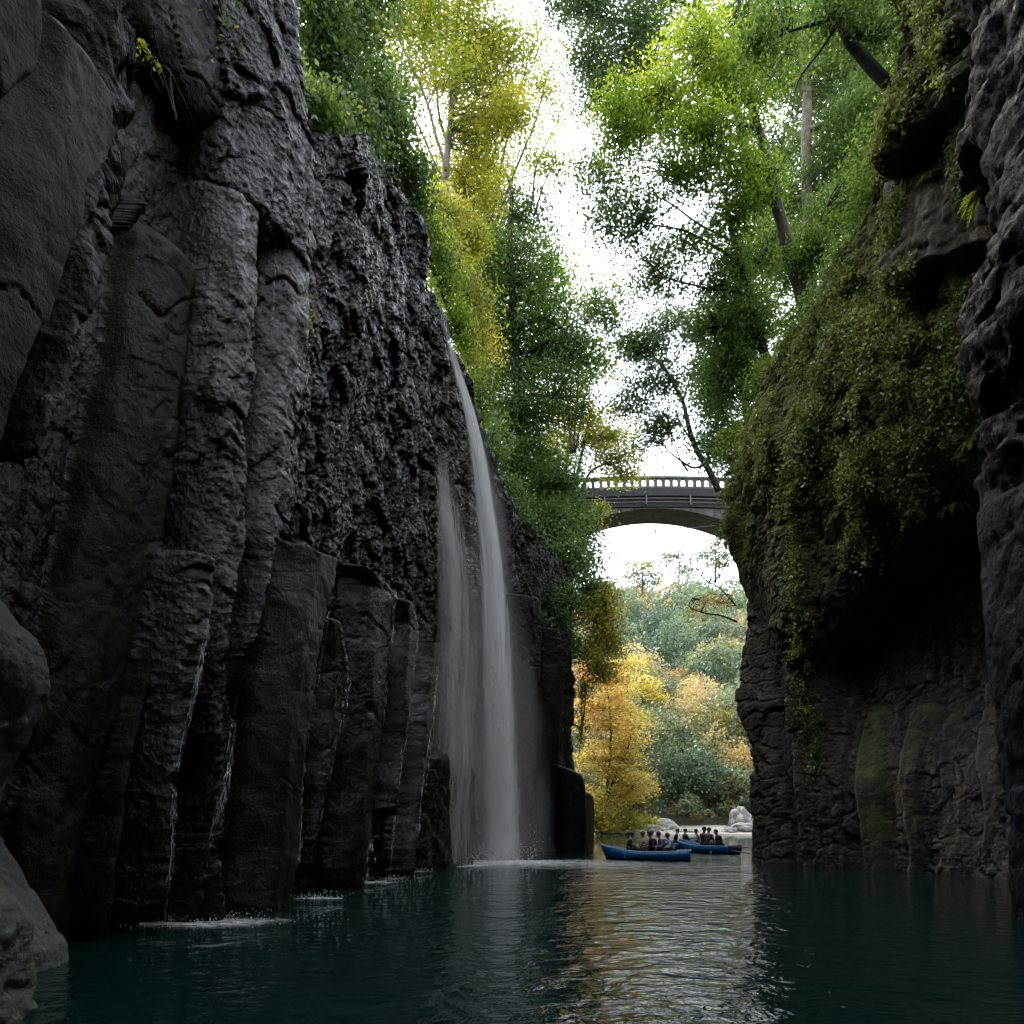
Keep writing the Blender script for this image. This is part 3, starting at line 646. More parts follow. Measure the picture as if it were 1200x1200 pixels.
def trickle(pts, r0, label, splash=None, seed=0, group=None):
    P = []
    for px, py in smooth_path([(x, y) for x, y in pts], max(8, int(len(pts) * 6))):
        h_ = None
        for k in (0, -2, -4, -6, -9):
            q = hit(px + k, py)
            if q is not None and q[2] < 40 and q[1][1] < .6:
                h_ = q; break
        if h_ is None: continue
        P.append(h_[0] + h_[1] * .02)
    P = np.array(P)
    if len(P) < 4: return
    dep = np.median(P[:, 1]); P = P[np.abs(P[:, 1] - dep) < 4.5]
    P = smooth_path(P, len(P) * 2)
    r = np.random.default_rng(seed); n_ = len(P)
    t = empty('water_trickle', P[-1], label, 'trickle', group)
    mb = MB(); tt = np.linspace(0, 1, n_)
    for k in range(16):
        c0 = r.uniform(-.1, .95); ln = r.uniform(.10, .38); m_ = (tt > c0) & (tt < c0 + ln)
        if m_.sum() < 5: continue
        Q = P[m_] - P[-1]; q_ = Q.shape[0]; w_ = np.linspace(0, 1, q_)
        f_ = np.stack([perlin(np.stack([tt[m_] * 26, np.full(q_, seed * 3.7 + k * 1.9 + j * 9.), np.zeros(q_)], -1)) for j in range(3)], -1)
        Q = Q + f_ * [.05, .03, .02] + r.normal(0, 1, 3) * [.035, .01, 0] * (r0 / .02)
        mb.tube(Q, r0 * r.uniform(.25, .62) * np.sin(np.pi * np.clip(w_, .04, .96)) ** .7 * (1 + .6 * f_[:, 0]), 5)
    mb.build('stream', trick_mat, t)
    if splash:
        c = np.array([P[-1][0] + .05, P[-1][1], 0]) - P[-1]
        o = droplets('splash', c, splash, splash * .6, .06, int(160 * splash / .4), .008, t, seed + 50)
        f = foam_patch('foam', c, splash * 1.8, splash * .8, t, seed + 20, .8)
    return t
n = NT('trickling_water'); p_ = n.pos((1, 1, .3)); f = n.ramp(n.noise(p_, 22., 5, .7), [(.40, .0), (.66, .62)])
b = n.n('BsdfPrincipled'); b.inputs['Base Color'].default_value = (.75, .78, .8, 1); b.inputs['Roughness'].default_value = .15; n.l(f, b.inputs['Alpha'])
trick_mat = n.done(b.outputs[0])
trickle([(246, 690), (236, 760), (222, 830), (208, 900), (203, 960), (199, 1020), (193, 1084)], .022, 'thin white trickle down the rough edge of the left dark column', .35, 1)
trickle([(277, 812), (272, 850), (264, 900), (254, 960), (244, 1010), (236, 1074)], .02, 'thin white trickle falling from the small stepped ledge into a splash', .75, 2)
trickle([(392, 664), (388, 700), (378, 760), (367, 820), (357, 900), (351, 960), (346, 1040)], .014, 'hair-thin trickle down the outer edge of the tall smooth slab', None, 3)
trickle([(405, 765), (408, 792), (403, 830), (397, 860), (384, 920), (371, 962)], .022, 'broken white trickle bending down the narrow rough column', .3, 4)
trickle([(432, 985), (430, 1005), (428, 1040)], .04, 'short thick white trickle beside the low square rock block', .5, 5)
trickle([(488, 742), (487, 775), (476, 850), (466, 930), (457, 1022)], .014, 'fine trickle second to the left of the waterfall', .3, 6)
trickle([(513, 770), (510, 805), (502, 870), (494, 930), (487, 1019)], .024, 'white trickle directly beside the left veil of the waterfall', .3, 7)
trickle([(464, 680), (458, 740), (452, 800), (445, 870)], .016, 'short trickle down the edge of the rounded dark column', None, 8)
trickle([(357, 392), (361, 425), (351, 490), (345, 540), (345, 590)], .022, 'wet white streak running under the overhanging nose of the cliff', None, 9)
trickle([(325, 270), (323, 300), (321, 340), (318, 380)], .008, 'thin dripping thread hanging below the overhanging rock', None, 10)

# ------------------------------------------------------------------ bridge
conc = NT('old_concrete'); p_ = conc.pos()
c = conc.ramp(conc.noise(p_, .7, 8, .65), [(.3, (.045, .047, .045)), (.7, (.12, .12, .112))])
stn = conc.ramp(conc.noise(conc.pos((1.4, 1.4, .12)), 1.5, 6), [(.42, 0.), (.66, .8)]); c = conc.mix(stn, c, (.02, .022, .018))
b = conc.n('BsdfPrincipled'); conc.l(c, b.inputs['Base Color']); b.inputs['Roughness'].default_value = .9; conc.l(conc.bump(conc.noise(p_, 14, 6), .5, .03), b.inputs['Normal'])
conc = conc.done(b.outputs[0])
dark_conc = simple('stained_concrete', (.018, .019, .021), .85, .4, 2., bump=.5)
YB, BW = 60., 3.4
bridge = empty('arch_bridge', at(760, 600, YB), 'old concrete arch bridge with pierced parapet spanning the gorge', 'bridge')
org = at(760, 600, YB)
x0, x1 = (585 - 760) / F * YB, (955 - 760) / F * YB        # from bank to bank
def deck_z(x): return (600 - 577) / F * YB + .30 - .0045 * (x - 1.) ** 2
mb = MB()                                                   # arch and spandrel walls
nx = 60; xx = np.linspace(x0, x1, nx); xc = .75; ha = 11.
zin = deck_z(xc) - 1.56 - .034 * (xx - xc) ** 2
zin = np.where(np.abs(xx - xc) >= ha, -9., zin); ztp = deck_z(xx) - 1.45
V = []
for y in (0.12, BW - .12):
    for k in range(nx): V += [(xx[k], y, zin[k]), (xx[k], y, ztp[k])]
Fc = []
for k in range(nx - 1):
    a = 2 * k; c_ = 2 * nx + 2 * k
    Fc += [(a, a + 2, a + 3, a + 1), (c_, c_ + 1, c_ + 3, c_ + 2), (a, c_, c_ + 2, a + 2)]
mb.add(V, Fc); mb.build('arch', conc, bridge, smooth=False)
mb = MB()
for k in range(nx - 1):
    xa, xb = xx[k], xx[k + 1]; za, zb = deck_z(xa), deck_z(xb)
    def slabq(y0_, y1_, lo_, hi_):
        mb.add([(xa, y0_, za + lo_), (xb, y0_, zb + lo_), (xb, y0_, zb + hi_), (xa, y0_, za + hi_), (xa, y1_, za + lo_), (xb, y1_, zb + lo_), (xb, y1_, zb + hi_), (xa, y1_, za + hi_)],
               [(0,1,2,3), (5,4,7,6), (3,2,6,7), (4,5,1,0)])
    slabq(-.16, BW + .16, -.62, 0.); slabq(.0, BW, -1.45, -.624)
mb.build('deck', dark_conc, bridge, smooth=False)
for y, lb in ((-.02, 'parapet'), (BW - .2, 'parapet')):     # pierced parapet: arched openings
    mb = MB(); per = .64; nb = int((x1 - x0) / per); th = .2; ph = 1.02; ow = .19; oz0, oz1 = .22, .60
    na = 9; arc_ = [(-ow, oz0)] + [(-ow * math.cos(q), oz1 + ow * math.sin(q)) for q in np.linspace(0, math.pi, na)] + [(ow, oz0)]
    for k in range(nb):
        xm = x0 + (k + .5) * per; zb = deck_z(xm) + .002; hp = per / 2
        outp = [(-hp, oz0)] + [(-hp, oz1)] + [(-hp + 2 * hp * q / (na - 3), ph - .2) for q in range(na - 2)] + [(hp, oz1)] + [(hp, oz0)]
        m_ = len(arc_); V = []
        for yy in (y, y + th): V += [(xm + a_[0], yy, zb + a_[1]) for a_ in arc_] + [(xm + a_[0], yy, zb + a_[1]) for a_ in outp]
        Fc = []
        for q in range(m_ - 1):
            Fc += [(q, q + 1, m_ + q + 1, m_ + q), (2 * m_ + q, 3 * m_ + q, 3 * m_ + q + 1, 2 * m_ + q + 1), (q, 2 * m_ + q, 2 * m_ + q + 1, q + 1)]
        mb.add(V, Fc)
        mb.box((xm, y + th / 2, zb + oz0 / 2), (per, th, oz0)); mb.box((xm, y + th / 2, zb + ph - .09), (per, th + .12, .18))
    mb.build('parapet', conc, bridge, smooth=False)
pipe_mat = simple('grey_pipe', (.09, .095, .10), .45, .15)
for dz, r in ((-.82, .04), (-1.12, .03)):
    mb = MB(); mb.tube([(x, -.1, deck_z(x) + dz) for x in np.linspace(x0, x1, 30)], r, 8)
    mb.build('pipe', pipe_mat, bridge)
for x in (-3.6, -.2, 3.4):
    mb = MB(); mb.box((x, -.12, deck_z(x) - .98), (.09, .16, .72)); mb.build('pipe_bracket', pipe_mat, bridge, smooth=False)
for ch in bridge.children: pass
cable = empty('hanging_cable', at(768, 622, 57), 'thin dark cable strung under the bridge with a small pulley', 'cable')
oc = at(768, 622, 57); mb = MB(); mb.tube([at(700, 627, 57) - oc, at(735, 624.5, 57) - oc, at(768, 622, 57) - oc, at(800, 619.5, 57) - oc, at(838, 616, 57) - oc], .025, 5); mb.build('wire', simple('dark_wire', (.03, .03, .03), .6), cable)
mb = MB(); mb.tube([(0, 0, .12), (0, 0, -.22)], .05, 6); mb.tube([(.16 * math.cos(q) - .08, 0, -.34 + .16 * math.sin(q)) for q in np.linspace(.5, 5.6, 14)], .03, 5); mb.build('pulley', simple('dark_iron', (.04, .035, .03), .6), cable)

# ------------------------------------------------------------------ boats
blue = simple('blue_boat_paint', (.01, .16, .42), .38, .18, 3.); blue_in = simple('blue_boat_inside', (.02, .12, .26), .55, .25, 4.)
rimm = simple('pale_blue_rim', (.22, .36, .48), .5, .2, 5.); woodm = simple('oar_wood', (.22, .10, .045), .55, .3, 9.); whitep = simple('white_lettering', (.75, .78, .8), .5, .1)
def make_boat(loc_, rz, label, number):
    t = empty('rowing_boat', loc_, label, 'rowing boat', 'blue rowing boats on the river', rz)
    L, ns = 3.15, 22; x = np.linspace(-.5, .5, ns)             # bow at -x
    hb = .58 * np.sqrt(np.clip(1 - np.clip(-x * 2, 0, 1) ** 2.6 * (x < 0), 0, 1)) * np.where(x > 0, 1 - .5 * x ** 2 * 1.6, 1)
    hb = np.maximum(hb, .02); sh = .30 + .24 * np.clip(-x * 2, 0, 1) ** 2.2 + .05 * np.clip(x * 2, 0, 1) ** 2; kz = -.12 + .10 * np.clip(-x * 2, 0, 1) ** 4
    rake = -.22 * np.clip(-x * 2, 0, 1) ** 3
    def sec(k, ins):
        b_ = max(hb[k] - ins, .012); s_ = sh[k]; z0 = kz[k] + ins * 1.2
        pts = []
        for q, zf in ((1, 1), (.97, .72), (.86, .36), (.62, .1), (0, 0)): pts.append((q * b_, z0 + (s_ - z0) * zf))
        full = pts + [(-a, c) for a, c in pts[-2::-1]]
        return [(x[k] * L + rake[k] * max(0, c) / max(s_, .1), a, c) for a, c in full]
    mb = MB(); O = [p for k in range(ns) for p in sec(k, 0)]; I = [p for k in range(ns) for p in sec(k, .04)]
    nO = ns * 9; Fc = []
    for k in range(ns - 1):
        for q in range(8):
            a = k * 9 + q; Fc += [(a, a + 1, a + 10, a + 9), (nO + a, nO + a + 9, nO + a + 10, nO + a + 1)]
        Fc += [(k * 9, (k + 1) * 9, nO + (k + 1) * 9, nO + k * 9), (k * 9 + 8, nO + k * 9 + 8, nO + (k + 1) * 9 + 8, (k + 1) * 9 + 8)]
    e = (ns - 1) * 9; Fc += [tuple(e + q for q in range(9)), tuple(nO + e + q for q in range(8, -1, -1)), tuple(range(8, -1, -1))]
    mb.add(O + I, Fc); mb.build('hull', blue, t)
    mb = MB()
    for sgn in (0, 8): mb.tube([np.array(sec(k, .02)[sgn]) + [0, 0, .012] for k in range(ns)], .028, 6)
    mb.tube([np.array(sec(ns - 1, .02)[0]) + [0, 0, .012], np.array(sec(ns - 1, .02)[8]) + [0, 0, .012]], .028, 6)
    mb.build('gunwale', rimm, t)
    for xs_ in (-.8, -.1, .62, 1.3):
        mb = MB(); k = int(np.argmin(np.abs(x * L - xs_))); mb.box((xs_, 0, .20), (.26, hb[k] * 1.84, .03)); mb.build('seat', blue_in, t, smooth=False)
    k = 3
    cu = bpy.data.curves.new('number', 'FONT'); cu.body = number; cu.size = .23; cu.align_x = 'CENTER'; cu.align_y = 'CENTER'
    tmp = bpy.data.objects.new('number', cu); dg = bpy.context.evaluated_depsgraph_get()
    me = bpy.data.meshes.new_from_object(tmp); bpy.data.objects.remove(tmp); me.materials.clear()
    o = link('number_mark', me, whitep, t, smooth=False)
    pa, pb, pc = [np.array(sec(kk, -.012)[qq]) for kk, qq in ((4, 8), (6, 8), (5, 6))]
    ux = Vector(pb - pa).normalized(); nz_ = Vector(pb - pa).cross(Vector(pa - pc)).normalized(); uy = nz_.cross(ux)
    cpt = Vector((np.array(sec(5, -.012)[7]) * .75 + np.array(sec(5, -.012)[6]) * .25).tolist()) + nz_ * .014
    o.matrix_local = Matrix(((ux.x, uy.x, nz_.x, cpt.x), (ux.y, uy.y, nz_.y, cpt.y), (ux.z, uy.z, nz_.z, cpt.z), (0, 0, 0, 1)))
    return t
B1 = (at(761, 1008, 27.6)[0], 27.9, 0.); B2 = (at(806, 1000, 35.5)[0], 35.5, 0.); B3 = (at(829, 1000, 33.5)[0], 33.5, 0.)
R1, R2, R3 = math.radians(-14), math.radians(-50), math.radians(-57)
boat1 = make_boat(B1, R1, 'blue rowing boat marked 2, nearest and carrying the huddled group', '2')
boat2 = make_boat(B2, R2, 'blue rowing boat half hidden behind the stern of the nearest boat', '5')
boat3 = make_boat(B3, R3, 'blue rowing boat closest to the right cliff with an oar stretched out', '7')
for o in list(boat2.children):
    if o.name.startswith('number_mark'): bpy.data.objects.remove(o)

def make_oar(a, b_, label):
    a, b_ = np.array(a, float), np.array(b_, float); d = (b_ - a); Ln = np.linalg.norm(d)
    t = empty('oar', a, label, 'oar', 'oars of the rowing boats')
    mb = MB(); mb.tube([a - a, d * .8], [.024, .02], 7); mb.build('shaft', woodm, t)
    u = d / Ln; side = np.cross(u, [0, 0, 1.]); side /= np.linalg.norm(side); mb = MB()
    V = []
    for f_, w_ in ((.78, .025), (.84, .07), (.94, .085), (1., .07)):
        for s_ in (-1, 1):
            for h_ in (-.012, .012): V.append(d * f_ + side * w_ * s_ + np.array([0, 0, h_]))
    Fc = []
    for k in range(3):
        q = 4 * k; Fc += [(q, q + 4, q + 5, q + 1), (q + 2, q + 3, q + 7, q + 6), (q, q + 2, q + 6, q + 4), (q + 1, q + 5, q + 7, q + 3)]
    Fc += [(0, 1, 3, 2), (12, 14, 15, 13)]
    mb.add(V, Fc); mb.build('blade', woodm, t, smooth=False)
make_oar(at(856, 992.5, 31.2), at(881, 993.5, 30.2), 'brown wooden oar held out level from the right-hand boat')
make_oar(at(858, 997, 30.6), at(885, 1001.5, 29.4), 'wooden oar dipping to the water beside the right cliff')

# ------------------------------------------------------------------ people
def skin_obj(name, verts, edges, radii, mat, sub=1):
    me = bpy.data.meshes.new(name); me.from_pydata(verts, edges, []); me.update()
    o = bpy.data.objects.new(name, me); col.objects.link(o)
    sk = o.modifiers.new('skin', 'SKIN'); sb = o.modifiers.new('sub', 'SUBSURF'); sb.levels = sub; sb.render_levels = sub
    for v_, r_ in zip(me.skin_vertices[0].data, radii): v_.radius = (r_, r_) if np.isscalar(r_) else r_
    me.skin_vertices[0].data[0].use_root = True
    dg = bpy.context.evaluated_depsgraph_get(); ev = o.evaluated_get(dg); m2 = bpy.data.meshes.new_from_object(ev)
    bpy.data.objects.remove(o); m2.name = name; m2.materials.clear()
    return m2
def body_points(lean, armf, side):
    c_, s_ = math.cos(lean), math.sin(lean)
    def b_(x, y, z): return (x, y * c_ + z * s_, z * c_ - y * s_)
    pts = dict(pel=(0, 0, .02), sp=b_(0, 0, .2), ch=b_(0, 0, .40), nk=b_(0, .015, .53), hl=b_(0, .045, .61), hm=b_(0, .05, .69), ht=b_(0, .04, .765), no=b_(0, .15, .66))
    for s, nm in ((-1, 'l'), (1, 'r')):
        pts['sh' + nm] = b_(.165 * s, 0, .455); pts['el' + nm] = b_(.225 * s, .07 + .1 * armf, .21); pts['wr' + nm] = (.13 * s, .30 + .1 * armf, .20 + .1 * armf * (s == side)); pts['ha' + nm] = (.11 * s, .36 + .1 * armf, .19 + .1 * armf * (s == side))
        pts['hi' + nm] = (.09 * s, .03, 0.); pts['kn' + nm] = (.12 * s, .40, .10); pts['an' + nm] = (.12 * s, .47, -.26); pts['to' + nm] = (.13 * s, .60, -.29)
    return pts
skinm = simple('skin', (.42, .26, .18), .5, .1)
trous = simple('dark_trousers', (.02, .022, .03), .8, .3)
def person_meshes(lean, armf, side):
    p = body_points(lean, armf, side)
    rad = dict(pel=.12, sp=.115, ch=.13, nk=.05, hl=.07, hm=.088, ht=.06, no=.016)
    for nm in 'lr': rad.update({'sh' + nm: .06, 'el' + nm: .042, 'wr' + nm: .03, 'ha' + nm: .035, 'hi' + nm: .09, 'kn' + nm: .06, 'an' + nm: .042, 'to' + nm: .035})
    def chain(keys, ed, gr=0., fingers=False):
        ks = list(keys); V = [p[k] for k in ks]; E = [(ks.index(a), ks.index(c)) for a, c in ed]; Rr = [rad[k] + gr for k in ks]
        if fingers:
            for nm, s in (('l', -1), ('r', 1)):
                h_ = np.array(p['ha' + nm])
                for q in range(5):
                    a_ = (q - 2) * .016; d1 = h_ + [a_ + (s * -.02 if q == 0 else 0), .035, .0]; d2 = h_ + [a_ * 1.2 + (s * -.03 if q == 0 else 0), .05 + .012 * (2 - abs(q - 2)), -.03]
                    n0 = len(V); V += [tuple(d1), tuple(d2)]; Rr += [.009, .007]; E += [(ks.index('ha' + nm), n0), (n0, n0 + 1)]
        return V, E, Rr
    ed = [('pel', 'sp'), ('sp', 'ch'), ('ch', 'nk'), ('nk', 'hl'), ('hl', 'hm'), ('hm', 'ht'), ('hm', 'no')]
    arms = [(a + nm, c + nm) for nm in 'lr' for a, c in (('sh', 'el'), ('el', 'wr'), ('wr', 'ha'))] + [('ch', 'shl'), ('ch', 'shr')]
    legs = [(a + nm, c + nm) for nm in 'lr' for a, c in (('hi', 'kn'), ('kn', 'an'), ('an', 'to'))] + [('pel', 'hil'), ('pel', 'hir')]
    body = skin_obj('person', *chain(p.keys(), ed + arms + legs, 0, True), None)
    jk = [k for k in p if k in ('pel', 'sp', 'ch') or k[:2] in ('sh', 'el', 'wr')]
    jacket = skin_obj('jacket', *chain(jk, [e for e in ed + arms if e[0] in jk and e[1] in jk], .022), None)
    tk = [k for k in p if k == 'pel' or k[:2] in ('hi', 'kn', 'an')]
    tro = skin_obj('trousers', *chain(tk, [e for e in legs if e[0] in tk and e[1] in tk], .018), None)
    V = []; cen = np.array(p['hm']) + [0, -.012, .012]; na, nb = 14, 8
    for i in range(na):
        for j in range(nb):
            a_ = 2 * math.pi * i / na; front = max(0, math.sin(a_)); th_ = (j / (nb - 1)) * (1.9 - .75 * front); r_ = .098
            V.append(cen + [r_ * math.sin(th_) * math.cos(a_), r_ * 1.12 * math.sin(th_) * math.sin(a_), r_ * 1.15 * math.cos(th_)])
    hair = np_mesh('hair', np.array(V), grid_faces(na, nb, True))
    return body, jacket, tro, hair
poses = [person_meshes(.12, .0, 1), person_meshes(.32, .5, 1), person_meshes(-.06, .3, -1)]
hairm = simple('dark_hair', (.012, .010, .009), .6, .3); hair2 = simple('brown_hair', (.045, .025, .014), .6, .3); hatm = simple('pale_hat', (.35, .32, .27), .8, .2)
def add_person(boat, B, rzb, u, v_, pose, face, jc, label, hm=None, sc=.94, z=.22):
    bo, ja, tr2, ha = poses[pose]
    cb, sb = math.cos(rzb), math.sin(rzb); u *= .85; v_ *= .8
    o = link('person', bo.copy(), skinm); o.location = (B[0] + u * cb - v_ * sb, B[1] + u * sb + v_ * cb, z + .10 * sc); o.rotation_euler = (0, 0, face); o.scale = (sc,) * 3
    tag(o, label, 'person', 'people sitting in the rowing boats')
    link('jacket', ja.copy(), simple('jacket_cloth', jc, .85, .3, 12.), o); link('trousers', tr2.copy(), trous, o); link('hair', ha.copy(), hm or hairm, o)
D = math.radians
add_person(boat1, B1, R1, -.85, .05, 0, D(-95), (.012, .018, .035), 'person in a dark jacket sitting alone near the bow of the nearest boat')
add_person(boat1, B1, R1, -.25, .32, 2, D(-70), (.34, .31, .24), 'person in a beige top sitting behind the bow passenger', hair2)
add_person(boat1, B1, R1, .02, .40, 0, D(-60), (.42, .36, .27), 'person in a pale tan jacket and light hat, far side of nearest boat', hatm, 1.05)
add_person(boat1, B1, R1, .35, .08, 1, D(98), (.012, .010, .022), 'person in a black jacket bending forward in the middle of the nearest boat', None, 1.02)
add_person(boat1, B1, R1, .75, -.12, 1, D(92), (.17, .11, .22), 'person in a mauve coat hunched beside the black jacket', hair2, 1.0)
add_person(boat1, B1, R1, 1.12, -.02, 1, D(85), (.48, .48, .46), 'person in a pale grey coat leaning forward near the stern of the nearest boat')
add_person(boat2, B2, R2, -.85, -.05, 0, D(-100), (.015, .02, .025), 'person in dark clothes at the left of the half hidden boat')
add_person(boat2, B2, R2, -.25, .12, 2, D(-80), (.02, .045, .05), 'person in a dark green jacket in the middle of the half hidden boat')
add_person(boat2, B2, R2, .75, -.05, 0, D(80), (.30, .31, .30), 'person in a light striped top at the right end of the half hidden boat')
add_person(boat3, B3, R3, -.35, .14, 2, D(-60), (.012, .016, .045), 'person in a dark blue jacket sitting tall in the right-hand boat', None, 1.06)
add_person(boat3, B3, R3, .10, -.10, 0, D(-40), (.10, .055, .045), 'person in a brown jacket between two darker passengers in the right-hand boat', hair2, 1.04)
add_person(boat3, B3, R3, .95, .0, 1, D(95), (.020, .012, .035), 'person in a dark purple jacket rowing at the right end of the right-hand boat', None, 1.0)

# ------------------------------------------------------------------ boulders on the far shore
def boulder(c, r, seed, label, mat, sq=(1, 1, .75), group=None):
    nu, nv = 48, 30; a = np.linspace(0, 2 * np.pi, nu, endpoint=False)[:, None]; b_ = np.linspace(.02, np.pi - .02, nv)[None]
    D_ = np.stack([np.sin(b_) * np.cos(a), np.sin(b_) * np.sin(a), np.cos(b_) + 0 * a], -1)
    f1, f2, ci = voro(D_ * 1.5 + seed * 3.1)
    rr = r * (1 + .35 * (.5 - f1) + .12 * fbm(D_ * 2 + seed, 4) + .12 * (ci - .5))
    V = D_ * rr[..., None] * np.array(sq) + np.array(c)
    me = np_mesh('boulder', V.reshape(-1, 3), grid_faces(nu, nv, True)[:, ::-1], dict(rub=np.full(nu * nv, .2), moss=np.full(nu * nv, -.3), wet=np.full(nu * nv, .05), tint=np.full(nu * nv, .0)))
    o = link('boulder', me, mat); tag(o, label, 'boulder', group); return o
shore_rock = rock_material('bleached_rock', (.22, .22, .21), (.55, .54, .52), (.36, .33, .28), (.10, .12, .05), .5, .7)
boulder(at(777, 972, 74) * [1, 1, 0] + [0, 0, .4], 1.35, 1, 'big pale boulder on the far shore behind the nearest boat', shore_rock, (1.2, 1, .8))
boulder(at(762, 976, 73) * [1, 1, 0] + [0, 0, .2], 1.2, 2, 'low pale boulder left of the biggest one behind the nearest boat', shore_rock, (1.5, 1, .6))
boulder(at(868, 968, 76) * [1, 1, 0] + [0, 0, 1.0], 1.25, 3, 'tall pale boulder on the far shore beside the right cliff', shore_rock, (1, 1, 1.3))
boulder(at(872, 978, 73) * [1, 1, 0] + [0, 0, .3], 1.0, 4, 'wide white boulder at the water edge behind the rightmost rower', shore_rock, (1.6, 1, .75))
boulder(at(855, 979, 72.5) * [1, 1, 0] + [0, 0, .1], .8, 5, 'small pale boulder left of the wide white boulder', shore_rock)
boulder(at(722, 981, 71.5) * [1, 1, 0] + [0, 0, .1], .7, 6, 'small flat stone on the far shore under the yellow maple', shore_rock, (2.2, 1, .5))
boulder(at(744, 981, 71.5) * [1, 1, 0] + [0, 0, .1], .6, 7, 'small grey stone left of the low pale boulder', shore_rock, (1.8, 1, .6))
boulder(at(802, 980, 72) * [1, 1, 0] + [0, 0, .1], .7, 8, 'small stone between the two groups of pale boulders', shore_rock, (2.4, 1, .5))
# ------------------------------------------------------------------ foliage
YG = leaf_material('yellow_green_leaves', [(0., (.055, .105, .018)), (.35, (.155, .215, .026)), (.7, (.33, .34, .045)), (1., (.50, .41, .06))], .60)
BG = leaf_material('bright_green_leaves', [(0., (0.029, 0.062, 0.015)), (.4, (0.097, 0.181, 0.022)), (.75, (0.242, 0.335, 0.031)), (1., (0.484, 0.474, 0.061))], .58)
MG = leaf_material('mid_green_leaves', [(0., (0.032, 0.065, 0.024)), (.5, (0.090, 0.155, 0.036)), (.8, (0.180, 0.258, 0.056)), (1., (0.380, 0.378, 0.080))], .52)
DG = leaf_material('dark_green_leaves', [(0., (0.025, 0.050, 0.027)), (.5, (0.063, 0.102, 0.044)), (.85, (0.107, 0.156, 0.060)), (1., (0.214, 0.235, 0.085))], .48)
OR = leaf_material('autumn_leaves', [(0., (.30, .28, .07)), (.3, (.58, .48, .12)), (.6, (.66, .46, .15)), (.85, (.66, .36, .13)), (1., (.60, .24, .09))], .55)
YE = leaf_material('yellow_leaves', [(0., (.22, .24, .05)), (.5, (.52, .44, .08)), (1., (.70, .46, .10))], .5)
BARK = simple('grey_bark', (.055, .048, .04), .95, .45, 5., bump=.8, bdist=.03)
BARKP = simple('pale_mottled_bark', (.17, .15, .12), .95, .5, 4., bump=.8, bdist=.02)
BARKD = simple('dark_bark', (.025, .022, .02), .95, .4, 5., bump=.8, bdist=.03)

def leaf_mesh(name, C, var, size, r, up=.6, asp=.55):
    """one rhombic leaf blade at every centre"""
    n_ = len(C)
    nz = r.normal(size=(n_, 3)) * (1 - up) + np.array([0, 0, up]); nz /= np.linalg.norm(nz, axis=1)[:, None]
    t = np.cross(nz, r.normal(size=(n_, 3))); t /= np.linalg.norm(t, axis=1)[:, None] + 1e-9; b_ = np.cross(nz, t)
    L = size * r.uniform(.6, 1.35, n_)[:, None]
    fold = nz * L * .16
    V = np.stack([C - t * L, C + b_ * L * asp + fold, C + t * L, C - b_ * L * asp + fold], 1).reshape(-1, 3)
    return np_mesh(name, V, np.arange(n_ * 4).reshape(-1, 4), None, dict(var=np.clip(var, 0, 1)))

def clumps_in(c, rad, n_, r, gap=.0, gfreq=.45):
    out = []
    while len(out) < n_:
        q = r.normal(size=(n_ * 2, 3)); q /= np.linalg.norm(q, axis=1)[:, None]
        q *= r.uniform(0, 1, (n_ * 2, 1)) ** .42
        P = np.array(c) + q * np.array(rad)
        k = perlin(P * gfreq + 31.7) > gap - .33
        out += list(P[k])
        if gap > .9: break
    return np.array(out[:n_])

